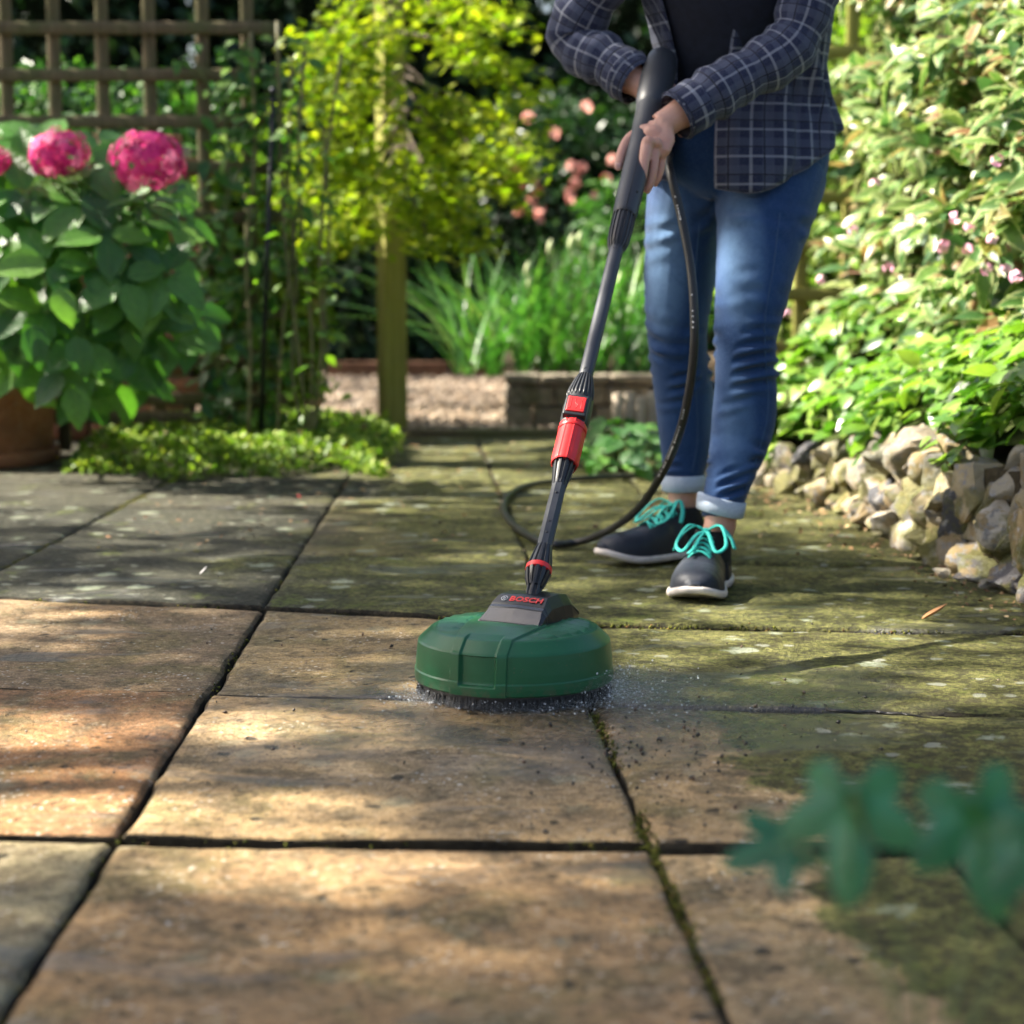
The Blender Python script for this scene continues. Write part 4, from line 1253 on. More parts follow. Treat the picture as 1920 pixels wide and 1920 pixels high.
# ---------------- the trees whose crowns shade the patio (they stand left of the picture)
M_can = leaf_mat('tree_leaf', [(0, (.04, .11, .02)), (1, (.10, .20, .04))], .3, .45)
def shade_tree(name, label, base, gx, gy, n, dens, seed):
    th = thing(name, label, 'tree')
    rd = random.Random(seed)
    A, tipl = [], []
    tries = 0
    while tries < n:
        tries += 1
        x, y, z = rd.uniform(*gx), rd.uniform(*gy), rd.uniform(4.2, 6.2)
        if rd.random() > dens(x, y): continue
        c = Vector((x, y, 0)) + SUN * (z / SUN.z)
        tipl.append(c)
        s_ = rd.uniform(.07, .15)
        for _ in range(15): A.append(c + Vector((rd.gauss(0, s_), rd.gauss(0, s_), rd.gauss(0, s_ * .6))))
    A = np.array(A)
    obj('crown', merged('crown', LEAF_S, A, frames(rand_dirs(len(A), -.2), unit(rng.normal(size=A.shape) * .6 + [0, 0, 1])), .105 * rng.uniform(.6, 1.25, len(A))), M_can, th)
    top = Vector((base[0] * .97, base[1], 3.4))
    obj('trunk', mesh('trunk', *tube(spline([(base[0], base[1], -.1), (base[0] + .06, base[1], 1.6), top], 5), [.19] * 3 + [.16] * 4 + [.13] * 4, 12)), M_bark, th)
    for k in range(16):
        e = rd.choice(tipl)
        obj('limb', mesh('limb', *tube(spline([top - Vector((0, 0, .1)), top.lerp(e, .5) + Vector((0, 0, .25)), e], 5), [.06] * 3 + [.04] * 4 + [.02] * 3 + [.01], 7)), M_bark, th)
    return th
def dens(x, y):
    nz = .5 + .9 * mnoise.noise(Vector((x * 1.9, y * 1.1, 2.2))) + .35 * mnoise.noise(Vector((x * 4.5, y * 2.6, 5.2)))
    k = 1.0
    if y > 4.2: k *= lerpk([(.55, 1), (.95, .10), (4, .10)], x)
    else: k *= lerpk([(.9, 1), (1.5, .45), (2.5, .2)], x)
    k *= lerpk([(0, 1), (3.9, 1), (4.6, .6), (5.4, .42), (9, .42), (11, .9), (14, 1)], y)
    if y < 1.7: nz = max(nz, .95)
    if 4.4 < y < 6.9: k *= .55
    if 4.9 < y < 6.2 and x < .1: k *= .5
    if 3.5 < y < 4.7 and .65 < x < 1.35: k *= .45
    return max(0, min(1, (nz - .22) * 2.0)) * k
shade_tree('tree', 'broad leafy tree beside the patio, its crown above the front slabs', (-6.6, 2.8), (-2.6, 2.2), (.2, 5.2), 2600, dens, 2)
shade_tree('tree', 'broad leafy tree beyond the hydrangea, its crown above the gravel', (-6.9, 9.4), (-3.2, 2.4), (5.2, 13.5), 2600, dens, 3)

# ---------------- ivy close to the lens
M_ivy = leaf_mat('ivy_leaf', [(0, (.014, .12, .060)), (.5, (.024, .17, .085)), (1, (.045, .22, .11))], .3, .26, spec=.8, vein=.3)
iv = thing('ivy_plant', 'blurred blue green ivy leaves close to the camera at lower right', 'plant')
for (px, py, D, s_, dx, dz, ny) in ((1600, 1460, 1.02, .050, -.1, -1, -.9), (1815, 1480, 1.0, .052, .25, -1, -.9), (1500, 1575, 1.04, .034, -1, -.2, -.7), (1935, 1540, .96, .046, .3, -.9, -.9)):
    q = P(px, py, D)
    F_ = frames(np.array([[dx, -.35, dz]]), np.array([[random.uniform(-.3, .3), ny, .55]]))[0]
    lo_ = obj('leaf', shape_mesh('leaf', IVYL), M_ivy, iv, Matrix([[*(F_[r] * s_), q[r]] for r in range(3)] + [[0, 0, 0, 1]]))
for (a, b) in (((1600, 1495), (1720, 1980)), ((1840, 1520), (1760, 1980)), ((1500, 1580), (1680, 1960)), ((1960, 1600), (1800, 1980))):
    q0, q1 = P(*a, 1.01), P(*b, .98)
    obj('stem', mesh('stem', *tube(spline([q0, q0.lerp(q1, .5) + Vector((.006, .01, 0)), q1, Vector((.16, .95, -.02))], 5), .0016, 6)), M_stem, iv)
# ================================================================== PATIO CLEANER ON ITS LANCE
cl_ = thing('patio_cleaner', 'green round patio cleaner with black hood on a long red collared lance', 'patio cleaner')
DC = Vector((.003, 2.712, 0))
DROT = R(-21.5)
t = NT('green_plastic')
p = t.objco()
nf = t.noise(260, 3, .6, p); nb = t.noise(14, 4, .6, p)
c = t.mix(t.step(nb, .35, .7), (.010, .092, .036), (.013, .108, .043))
low = t.math('MULTIPLY', t.step(t.xyz(p)[2], .045, .008), t.step(t.noise(70, 5, .7, p), .47, .6))
c = t.mix(t.math('MULTIPLY', low, .7), c, (.10, .085, .055))
sp_ = t.math('MULTIPLY', t.step(t.vor(150, p), .10, .16, 1, 0), t.step(t.noise(30, 2, .5, p), .52, .58))
c = t.mix(t.math('MULTIPLY', sp_, t.step(t.xyz(p)[2], .12, .02, .25, .8)), c, (.12, .10, .07))
t.set(Base_Color=c, Roughness=t.step(nb, .3, .7, .28, .36), Specular_IOR_Level=.4, Normal=t.bump(nf, .12, .001))
M_green = t
M_black = simple('black_plastic', (.016, .017, .019), .38, bump=(220, .12, .001), var=.15)
M_grip = NT('grey_grip')
nf = M_grip.noise(500, 2, .6, M_grip.objco())
M_grip.set(Base_Color=(.030, .034, .043), Roughness=.46, Normal=M_grip.bump(nf, .2, .0008))
M_red = simple('red_plastic', (.62, .022, .022), .36, bump=(200, .1, .001), var=.08)
M_hood = NT('hood_plastic')
M_hood.set(Base_Color=(.012, .013, .015), Roughness=.30, Specular_IOR_Level=.5)
M_gloss = NT('hood_gloss')
M_gloss.set(Base_Color=(.02, .023, .03), Roughness=.16, Specular_IOR_Level=.8)

keys = [(.126, .012), (.1365, .0115), (.1385, .0135), (.1390, .022), (.1388, .0300), (.1374, .0325), (.1368, .045), (.1352, .065), (.1343, .0735), (.1325, .0765), (.124, .0855), (.1175, .0925), (.1155, .0940), (.112, .0950), (.09, .0985), (.06, .102), (.03, .104), (.0005, .105)]
prof = []
for (a, b) in zip(keys, keys[1:]):
    m = max(1, int(math.hypot(a[0] - b[0], a[1] - b[1]) / .0016))
    for k in range(m): prof.append((a[0] + (b[0] - a[0]) * k / m, a[1] + (b[1] - a[1]) * k / m))
prof.append(keys[-1])
NA = 840
ss = lambda v, a, b: max(0, min(1, (v - a) / (b - a)))
V, F = [], []
for i, (r, z) in enumerate(prof):
    a, b = prof[max(0, i - 1)], prof[min(len(prof) - 1, i + 1)]
    nr, nz = (b[1] - a[1]), -(b[0] - a[0])
    l = math.hypot(nr, nz); nr, nz = nr / l, nz / l
    for k in range(NA):
        th_ = 2 * PI * k / NA
        x, y = r * math.sin(th_), -r * math.cos(th_)
        d = 0
        if y < -.02 and z > .0125 and r > .05:
            outer = .040 + max(0, .116 - r) * .28
            inner = .0265
            ax = abs(x)
            d += .0026 * ss(outer + .001 - ax, 0, .0010)
            if z < .0735: d -= .0066 * ss(inner - ax, 0, .0026) * ss(z, .026, .0292)
            elif r > .112: d -= .0030 * ss(inner - ax, 0, .0026)
            else: d -= .0030 * ss(inner - ax, 0, .0026) * ss(r, .098, .112)
        if .060 < r < .111 and z > .09 and abs(x) > .052:
            f = (y + .2) / .023 % 1
            d += .0032 * (f if f < .82 else (1 - f) / .18) * ss(r, .060, .066) * ss(.111 - r, 0, .005) * ss(.075 - abs(y + .005), 0, .01) * ss(abs(x), .052, .062)
        V.append((x + nr * d * math.sin(th_), y - nr * d * math.cos(th_), .0200 + (z - .012) * .88 + nz * d))
for i in range(len(prof) - 1):
    for k in range(NA):
        k2 = (k + 1) % NA
        F.append((i * NA + k, i * NA + k2, (i + 1) * NA + k2, (i + 1) * NA + k))
MD = Matrix.Translation(DC) @ Matrix.Rotation(DROT, 4, 'Z')
me = mesh('cover', V, F)
me.set_sharp_from_angle(angle=R(24))
cover = obj('cover', me, M_green, cl_, MD)
# moulded line round the skirt is in the profile; brush ring below
V, F = [], []
rd = random.Random(2)
for k in range(420):
    a = 2 * PI * k / 420 + rd.uniform(-.004, .004)
    for rr_ in (.1335, .126):
        ca, sa = math.cos(a), math.sin(a)
        o = len(V)
        sp = rd.uniform(-.002, .0045); wd = .0011; zt = rd.uniform(.0, .002)
        for (q, rr2, z) in ((-wd, rr_ - .002, .026), (wd, rr_ - .002, .026), (wd, rr_ + sp, zt), (-wd, rr_ + sp, zt), (0, rr_ - .004, .022), (0, rr_ + sp - .0012, zt)):
            V.append((rr2 * ca - q * sa, rr2 * sa + q * ca, z))
        F += [(o, o + 1, o + 2, o + 3), (o + 1, o + 4, o + 5, o + 2), (o + 4, o, o + 3, o + 5)]
br = obj('brush_ring', lathe('brush_ring', [(.112, .023), (.113, .009), (.131, .009), (.1335, .015), (.1335, .027), (.112, .027)], 96), M_black, cl_, MD)
bs = obj('bristles', mesh('bristles', V, F, False), simple('bristle', (.012, .012, .013), .6), br, MD); bs['kind'] = 'stuff'
# hood
HO = Vector((-.0045, 2.685, 0)); HLAT = Vector((.866, -.5, 0)); HBK = Vector((.5, .866, 0))
def HP_(l, b, z): return HO + HLAT * l + HBK * b + Vector((0, 0, z))
sec = [(-.001, .047, .047, .0995), (.0, .0475, .0465, .102), (.008, .0485, .045, .1085), (.0185, .049, .0415, .1170), (.0195, .049, .0425, .1188), (.0245, .049, .0415, .1212), (.0255, .049, .042, .1230), (.040, .0495, .0385, .1322), (.044, .0495, .038, .1332), (.075, .050, .037, .1338), (.100, .048, .036, .1300), (.122, .044, .040, .106), (.124, .043, .040, .098)]
V, F = [], []
for (b, wb, wt, z) in sec:
    zs = .099 + (z - .099) * .55
    zc = z + .0018 * min(1, (z - .099) / .02)
    wsd = wb * .42 + wt * .58 + .003
    for (l, zz) in ((-wb, .092), (-wb, .099), (-wsd, zs), (-wt, z), (-wt * .5, z * .5 + zc * .5), (0, zc), (wt * .5, z * .5 + zc * .5), (wt, z), (wsd, zs), (wb, .099), (wb, .092)): V.append(HP_(l, b, zz))
n_ = 11
for i in range(len(sec) - 1):
    for k in range(n_ - 1): F.append((i * n_ + k, i * n_ + k + 1, (i + 1) * n_ + k + 1, (i + 1) * n_ + k))
F.append(tuple(range(n_ - 1, -1, -1))); F.append(tuple((len(sec) - 1) * n_ + k for k in range(n_)))
me = mesh('hood', V, F, False)
me.materials.append(M_hood.m); me.materials.append(M_gloss.m)
for f in me.polygons:
    i, k = f.index // (n_ - 1), f.index % (n_ - 1)
    if i in (1, 2, 4) and 3 <= k <= 6 and f.index < (len(sec) - 1) * (n_ - 1): f.material_index = 1
hood = obj('hood', me, None, cl_)
# lettering on the sloping strip of the hood
def text_mesh(name, s, size, ext=.0002, off=0.0, spacing=1.0):
    cu = bpy.data.curves.new('txt', 'FONT')
    cu.body = s; cu.size = size; cu.extrude = ext; cu.offset = off; cu.space_character = spacing
    cu.align_x = 'CENTER'; cu.align_y = 'CENTER'; cu.resolution_u = 3
    o = bpy.data.objects.new('txt', cu); COL.objects.link(o)
    dg = bpy.context.evaluated_depsgraph_get()
    me = bpy.data.meshes.new_from_object(o.evaluated_get(dg))
    me.name = name
    bpy.data.objects.remove(o)
    return me
up_ = (HBK * .0145 + Vector((0, 0, .0092))).normalized(); nrm_h = HLAT.cross(up_)
def on_strip(l, f=.52, lift=.0026):
    c0 = HP_(l, .0255 + .0145 * f, .1230 + .0092 * f + .0006) + nrm_h * (lift - .0013)
    M = Matrix.Identity(4)
    for r in range(3): M[r][0], M[r][1], M[r][2], M[r][3] = HLAT[r], up_[r], nrm_h[r], c0[r]
    return M
M_rtx = simple('red_print', (.75, .03, .025), .4)
M_wtx = simple('silver_print', (.55, .57, .60), .35)
obj('lettering', text_mesh('lettering', 'BOSCH', .0132, .0002, .00045, 1.06), M_rtx, hood, on_strip(.0095) @ Matrix.Diagonal((1.18, 1, 1, 1)))
ring = mesh('emblem', *join(tube([(.0046 * math.cos(a), .0046 * math.sin(a), 0) for a in np.linspace(0, 2 * PI, 29)], .0004, 6, False),
                            tube([(-.0012, -.0030, 0), (-.0012, .0030, 0)], .0004, 6), tube([(.0012, -.0030, 0), (.0012, .0030, 0)], .0004, 6), tube([(-.0012, 0, 0), (.0012, 0, 0)], .0004, 6)))
obj('emblem', ring, M_wtx, hood, on_strip(-.0255))

# ---- lance: one straight axis from the hood to the hands
LA, LB = HP_(.004, .058, .128), P(1198, 292, 3.50)
LDIR = (LB - LA).normalized()
def LP(py):
    lo, hi = -.3, 1.6
    for _ in range(50):
        m = (lo + hi) / 2
        if proj(LA.lerp(LB, m))[1] > py: lo = m
        else: hi = m
    return LA.lerp(LB, lo)
def LR(py, wpx):
    q = LP(py)
    return wpx / 2 * (q.y / FPX)
LLAT = (Vector((1, 0, 0)) - LDIR * LDIR.x).normalized()
LOUT = LLAT.cross(LDIR)                       # towards the camera
if LOUT.y > 0: LOUT = -LOUT
def lpart(name, prof, mat, n=40, ribs=0, depth=.12, ridge=None, parent=None, smooth=True, sub=1, flat=False, duty=.0):
    V, F = [], []
    pr = []
    for (a, b) in zip(prof, prof[1:]):
        for k in range(sub): pr.append((a[0] + (b[0] - a[0]) * k / sub, a[1] + (b[1] - a[1]) * k / sub))
    pr.append(prof[-1])
    for i, (py, wpx) in enumerate(pr):
        q, r = LP(py), LR(py, wpx)
        for k in range(n):
            a = 2 * PI * (k + (.5 if n == 8 else 0)) / n
            rr_ = r
            if ribs and 0 < i < len(pr) - 1:
                if math.cos(a * ribs) < duty: rr_ *= 1 - depth
            V.append(q + LLAT * (rr_ * math.cos(a)) + LOUT * (rr_ * math.sin(a)))
    m = len(pr)
    for i in range(m - 1):
        for k in range(n): F.append((i * n + k, i * n + (k + 1) % n, (i + 1) * n + (k + 1) % n, (i + 1) * n + k))
    F.append(tuple(range(n - 1, -1, -1))); F.append(tuple((m - 1) * n + k for k in range(n)))
    me_ = mesh(name, V, F, smooth)
    if smooth:
        me_.set_sharp_from_angle(angle=R(38)) if hasattr(me_, 'set_sharp_from_angle') else None
    return obj(name, me_, mat, parent or cl_)
lpart('neck', [(1128, 26), (1112, 29), (1098, 30), (1094, 27)], M_black, 64, 7, .22, duty=-.2)
lpart('swivel_joint', [(1102, 30), (1097, 36), (1090, 42), (1078, 49), (1075, 51), (1070, 50.5)], M_black, 96, 12, .16, sub=3, duty=-.3)
lpart('red_ring', [(1074.5, 49), (1074, 51.4), (1066, 51), (1065.5, 48)], M_red, 64)
lpart('ribbed_cone', [(1069, 50), (1064, 50), (1060, 47), (1050, 43), (1040, 38), (1030, 33), (1026, 30)], M_black, 96, 12, .14, sub=3, duty=-.2)
lt = lpart('lower_tube', [(1032, 29), (1028, 30), (960, 29.5), (918, 28), (905, 29)], M_grip, 8, smooth=False)
for py in (985, 932, 1006):
    q = LP(py) + LOUT * LR(py, 27.6)
    obj('rivet', mesh('rivet', *tube([q - LOUT * .001, q + LOUT * .0006, q + LOUT * .0009], [.0022, .0020, .0012], 10)), M_black, lt)
lpart('socket', [(912, 28), (905, 31), (892, 36), (878, 41), (868, 43), (860, 42)], M_black, 96, 10, .16, sub=3, duty=-.1)
rc = lpart('red_collar', [(871, 44), (873, 50), (871, 53), (866, 54), (812, 52.5), (806, 54), (803, 54.5), (800, 53), (798, 48)], M_red, 120, 9, .035, sub=3, duty=.82)
lpart('collar_seam', [(811.5, 53.6), (811, 54.6), (807.5, 54.8), (807, 53.6)], M_red, 64, parent=rc)
cp = lpart('coupling', [(803, 50), (800, 53), (790, 55), (770, 55.5), (752, 53), (738, 47), (724, 38), (712, 30), (704, 25)], M_black, 96)
V, F = [], []
for j in range(9):                              # raised fins on the coupling
    a = PI / 2 + (j - 4) * .29
    pts, rad_ = [], []
    for (py, wpx) in ((756, 52.5), (748, 52), (738, 47.5), (724, 39), (714, 32), (708, 28)):
        r_ = LR(py, wpx)
        pts.append(LP(py) + LLAT * (r_ * math.cos(a)) + LOUT * (r_ * math.sin(a)))
    v, f = tube(pts, [.0012, .0019, .0021, .0019, .0016, .0010], 8)
    V, F = join((V, F), (v, f))
obj('fins', mesh('fins', V, F), M_black, cp)
# button with its frame, facing the camera
def plate(name, py0, py1, wpx, lift0, lift1, mat, parent, bev=.004):
    q0, q1 = LP(py0), LP(py1)
    c0 = (q0 + q1) / 2
    hh = (q1 - q0).length / 2; ww = wpx / 2 * c0.y / FPX
    r_ = LR((py0 + py1) / 2, 55)
    me_ = bevel_mesh(name, box(-ww, ww, -hh, hh, 0, lift1 - lift0), bev, 3)
    M = Matrix.Identity(4)
    base = c0 + LOUT * (r_ + lift0)
    for r in range(3): M[r][0], M[r][1], M[r][2], M[r][3] = LLAT[r], LDIR[r], LOUT[r], base[r]
    return obj(name, me_, mat, parent, M)
fr_ = plate('button_frame', 799, 762, 44, -.010, .0028, M_black, cp, .003)
bt = plate('button', 794, 767, 35, -.004, .0050, M_red, fr_, .0022)
q0, q1 = LP(791), LP(770)
cb = (q0 + q1) / 2 + LOUT * (LR(780, 55) + .0050)
hh = (q1 - q0).length / 2
V, F = [], []
for pts in ([(-.012, -.9), (-.008, -.9), (-.008, .9)], [(.012, -.9), (.008, -.9), (.008, .9)], [(-.002, .95), (-.002, .1), (.003, -.2), (.0, -.9)]):
    V, F = join((V, F), tube([cb + LLAT * x + LDIR * (y * hh) for x, y in pts], .0005, 6))
obj('groove', mesh('groove', V, F), simple('dark_red', (.22, .012, .012), .5), bt)
ut = lpart('upper_tube', [(712, 25), (706, 27), (690, 27), (600, 27), (480, 26.5), (466, 27), (460, 25)], M_grip, 40)
for py in (702, 476):
    q = LP(py) + LOUT * LR(py, 26.4)
    obj('catch', mesh('catch', *tube([q + LLAT * (.004 * math.cos(a)) + LDIR * (.0035 * math.sin(a)) for a in np.linspace(.3, 2.8, 8)], .0007, 6)), M_black, ut)
lpart('ribbed_nut', [(470, 27), (466, 31), (462, 37), (450, 42), (430, 44), (415, 43.5), (409, 43), (406, 40)], M_black, 120, 16, .12, sub=3, duty=-.1)
lpart('grip_ring', [(409, 40), (408, 44), (404, 45), (403, 42)], M_black, 40)
gp = lpart('grip', [(405, 40), (404, 44.5), (398, 46), (360, 48), (300, 49), (240, 50), (205, 52), (200, 46)], M_grip, 48)
V, F = tube([LP(y) + LLAT * (LR(y, 47) * .12) + LOUT * (LR(y, 48.4) * .992) for y in (403, 360, 300, 240, 206)], .0006, 6)
obj('mould_seam', mesh('mould_seam', V, F), simple('seam', (.012, .013, .016), .7), gp)
q = LP(372) + LLAT * LR(372, 30) + LOUT * LR(372, 36)
obj('slot', mesh('slot', *tube([q - LDIR * .0035, q, q + LDIR * .0035], [.001, .0022, .001], 8)), bpy.data.materials['seam'], gp)
# spray gun above: body, rear handle, trigger
gb = lpart('gun_body', [(206, 46), (203, 54), (190, 60), (160, 64), (130, 62), (112, 54), (104, 36)], M_grip, 40)
ga, gb2 = LP(150), LP(150) + Vector((.025, .115, -.088))
gh = obj('gun_handle', mesh('gun_handle', *tube(spline([ga, ga.lerp(gb2, .5) + Vector((0, .01, .006)), gb2], 6), [(.022, .026)] * 5 + [(.019, .025)] * 5 + [(.020, .026)] * 3, 20, lat=(1, 0, 0))), M_black, cl_)
tg = LP(182) + LOUT * -.02
obj('trigger', mesh('trigger', *tube(spline([tg, tg + Vector((.006, .035, -.045)), tg + Vector((.012, .075, -.075))], 5), [.007] * 5 + [.005] * 6, 10)), M_red, gh)

# ---- hose
hs = thing('hose', 'black high pressure hose hanging from the lance and looping on the paving', 'hose')
hp = [gb2 - Vector((0, 0, .0)), gb2 + Vector((.01, .015, -.035)), P(1254, 310, 3.60), P(1278, 410, 3.56), P(1296, 510, 3.53), P(1302, 610, 3.51), P(1297, 700, 3.52), P(1276, 805, 3.56), P(1240, 890, 3.66), P(1195, 955, 3.83), P(1140, 995, 4.02), G(1085, 1016, .012), G(1035, 1021, .009), G(992, 1005, .009), G(957, 978, .009), G(944, 953, .009), G(953, 930, .009), G(985, 912, .009), G(1040, 902, .009), G(1090, 897, .009), G(1180, 893, .009), G(1290, 890, .009)]
hpts = spline(hp, 10)
M_hose = simple('hose_rubber', (.013, .013, .014), .42, bump=(300, .15, .001))
hm = obj('tube', mesh('tube', *tube(hpts, .0078, 14)), M_hose, hs)
obj('end_sleeve', mesh('end_sleeve', *tube([hpts[0], hpts[3], hpts[6], hpts[9]], [.012, .0115, .0105, .009], 14)), M_black, hs)
# faint white print along the hose (too small to read in the photograph)
V, F = [], []
rd = random.Random(6)
def hose_print(i0, i1, step):
    global V, F
    for i in range(i0, i1):
        a, b = hpts[i], hpts[i + 1]
        tdir = (b - a).normalized()
        outw = (Vector((-.45, -1, .1)) - tdir * Vector((-.45, -1, .1)).dot(tdir)).normalized()
        sd_ = tdir.cross(outw)
        m = int((b - a).length / step)
        for k in range(m):
            if rd.random() < .35: continue
            c0 = a.lerp(b, (k + .2) / m) + outw * .0080
            l = rd.uniform(.3, .75) * step; w_ = rd.uniform(.0010, .0017)
            v = [c0 - sd_ * w_, c0 + sd_ * w_, c0 + sd_ * w_ + tdir * l, c0 - sd_ * w_ + tdir * l]
            V, F = join((V, F), (v + [q_ - outw * .0006 for q_ in v], [(0, 1, 2, 3), (7, 6, 5, 4), (0, 4, 5, 1), (1, 5, 6, 2), (2, 6, 7, 3), (3, 7, 4, 0)]))
hose_print(26, 31, .005); hose_print(43, 51, .005); hose_print(66, 80, .005)
obj('print', mesh('print', V, F, False), simple('white_print', (.55, .55, .55), .6), hm)

# ---- spray thrown out by the machine
M_drop = NT('water_drop')
M_drop.set(Base_Color=(.92, .95, .97), Roughness=.12, Specular_IOR_Level=.6, Transmission_Weight=.45, IOR=1.33)
def drops(n):
    A, sc = [], []
    rd = random.Random(17)
    for k in range(n):
        # azimuth round the disc (0 = towards the camera), weighted to both sides
        a = rd.choice([rd.gauss(1.25, .35)] * 5 + [rd.gauss(-1.15, .22)] * 2 + [rd.gauss(.1, .9)] * 2)
        far = rd.expovariate(1 / .055) if a > .7 else rd.expovariate(1 / .020)
        r = .128 + min(far, .22)
        h = rd.random() ** 2.2 * max(.003, (.046 - .14 * abs(far - .04)) if a > .7 else .014)
        A.append((DC.x + r * math.sin(a), DC.y - r * math.cos(a), .002 + h)); sc.append(.00022 + .0013 * rd.random() ** 8)
    return np.array(A), np.array(sc)
bm = bmesh.new(); bmesh.ops.create_icosphere(bm, subdivisions=2, radius=1)
DROP = (np.array([v.co[:] for v in bm.verts]), np.array([[v.index for v in f.verts] for f in bm.faces]), np.zeros((len(bm.verts), 2)))
bm.free()
A, sc = drops(2400)
dr = obj('water_spray', merged('water_spray', DROP, A, frames(rand_dirs(len(A)), rand_dirs(len(A))), sc), M_drop)
mA, ms = drops(24000)
mA[:, 2] *= .8
bm = bmesh.new(); bmesh.ops.create_icosphere(bm, subdivisions=1, radius=1)
DROP1 = (np.array([v.co[:] for v in bm.verts]), np.array([[v.index for v in f.verts] for f in bm.faces]), np.zeros((len(bm.verts), 2)))
bm.free()
mA += rng.normal(size=mA.shape) * [.012, .012, .003]
mA[:, 2] = np.abs(mA[:, 2]) + .0005
mi = obj('mist', merged('mist', DROP1, mA, frames(rand_dirs(len(mA)), rand_dirs(len(mA))), np.full(len(mA), .00016) * rng.uniform(.6, 1.5, len(mA))), M_drop, dr); mi['kind'] = 'stuff'
tag(dr, 'fine water droplets thrown up around the cleaner brush', 'water spray', kind='stuff')
# ================================================================== PERSON
person = thing('person', 'person in blue skinny jeans and plaid shirt holding the cleaner lance with both hands', 'person')
def W(px, py, D, wpx, k=1.0, ry=None):
    q = P(px, py, D); r = wpx / 2 * D / FPX * k
    return q, (r, (ry if ry is not None else r))
LEG_L = [(1351, 972, 3.628, 70), (1354, 948, 3.635, 78), (1372, 880, 3.66, 94), (1386, 830, 3.69, 112), (1395, 780, 3.70, 121), (1398, 720, 3.70, 117), (1398, 668, 3.69, 115), (1398, 625, 3.69, 119), (1408, 560, 3.70, 136), (1422, 470, 3.73, 157), (1436, 390, 3.78, 186), (1446, 330, 3.82, 206)]
LEG_R = [(1281, 920, 4.02, 66), (1281, 900, 4.02, 74), (1285, 850, 4.03, 92), (1286, 800, 4.03, 106), (1284, 750, 4.02, 112), (1277, 700, 4.0, 110), (1271, 650, 3.98, 110), (1270, 600, 3.97, 118), (1274, 540, 3.96, 130), (1282, 470, 3.95, 146), (1296, 395, 3.93, 172), (1318, 330, 3.90, 200)]
CROTCH = [(1368, 385, 3.86, 190, .085)]
TORSO = [(1376, 352, 3.86, 300, .115), (1382, 300, 3.87, 338, .128), (1386, 240, 3.87, 330, .125), (1388, 180, 3.86, 292, .112), (1388, 120, 3.84, 272, .105), (1386, 40, 3.80, 290, .108), (1384, -60, 3.75, 330, .115), (1380, -140, 3.71, 350, .105), (1378, -190, 3.69, 300, .085)]
def legtube(L, k=1.0, n=28):
    q = [W(*a, k) for a in L]
    m = []
    for i, (p_, r_) in enumerate(q): m.append((p_, r_))
    # finer rings by Catmull-Rom on both centre and radius
    cs = spline([a for a, _ in m], 5); rs_ = spline([Vector((b[0], b[1], 0)) for _, b in m], 5)
    return tube(cs, [(v.x, v.y * 1.04) for v in rs_], n, lat=(1, 0, 0))
def torsotube(k=1.0, items=TORSO):
    q = [W(a[0], a[1], a[2], a[3], k, a[4] * k) for a in items]
    cs = spline([a for a, _ in q], 5); rs_ = spline([Vector((b[0], b[1], 0)) for _, b in q], 5)
    return tube(cs, [(v.x, v.y) for v in rs_], 36, lat=(1, 0, 0))
def ball(c_, r, sc=(1, 1, 1), n=2):
    bm = bmesh.new(); bmesh.ops.create_icosphere(bm, subdivisions=n, radius=1)
    V = [Vector(c_) + Vector((v.co.x * r * sc[0], v.co.y * r * sc[1], v.co.z * r * sc[2])) for v in bm.verts]
    F = [tuple(v.index for v in f.verts) for f in bm.faces]
    bm.free()
    return V, F
# ---------- body: one surface (ankles, torso, arms, hands, head)
SHL, SHR = Vector((.590, 3.68, 1.235)), Vector((.245, 3.70, 1.245))
ELL, WRL = Vector((.500, 3.635, .985)), P(1236, 238, 3.545)
ELR, WRR = Vector((.115, 3.80, 1.02)), P(1214, 168, 3.69)
parts = []
parts.append(torsotube(.86, TORSO[1:]))
foot_l = [P(1350, 985, 3.628), P(1345, 1002, 3.628), P(1342, 1022, 3.628)]
parts.append(tube([P(1398, 660, 3.69), P(1394, 780, 3.70), P(1372, 880, 3.68), P(1354, 945, 3.635)] + foot_l, [.036, .038, .034, .0305, .0300, .0285, .020], 20))
foot_r = [P(1281, 935, 4.02), P(1279, 952, 4.018), P(1279, 972, 4.015)]
parts.append(tube([P(1271, 650, 3.98), P(1284, 760, 4.02), P(1284, 850, 4.03), P(1281, 900, 4.02)] + foot_r, [.036, .038, .035, .032, .0315, .0295, .020], 20))
parts.append(legtube(LEG_L[5:], .70)); parts.append(legtube(LEG_R[5:], .70))
for (s_, e_, w_) in ((SHL, ELL, WRL), (SHR, ELR, WRR)):
    parts.append(tube(spline([s_, s_.lerp(e_, .5), e_, e_.lerp(w_, .5), w_], 4), [.046] * 4 + [.042] * 4 + [.036] * 4 + [.032] * 3 + [.026, .024], 16))
neck0, neck1 = Vector((.41, 3.68, 1.27)), Vector((.395, 3.635, 1.365))
parts.append(tube([neck0, neck1], [.055, .048], 16))
HC = Vector((.385, 3.585, 1.44))
parts.append(ball(HC, .092, (.82, 1.0, 1.15), 3))
parts.append(ball(HC + Vector((0, -.035, -.055)), .055, (.85, .9, .9)))          # jaw
parts.append(ball(HC + Vector((0, -.092, -.018)), .015, (.8, 1.2, 1.4)))          # nose
parts.append(ball(HC + Vector((0, -.078, -.058)), .018, (1.3, .6, .5)))           # mouth
for s_ in (-1, 1): parts.append(ball(HC + Vector((s_ * .076, .008, -.005)), .022, (.35, .7, 1.2)))
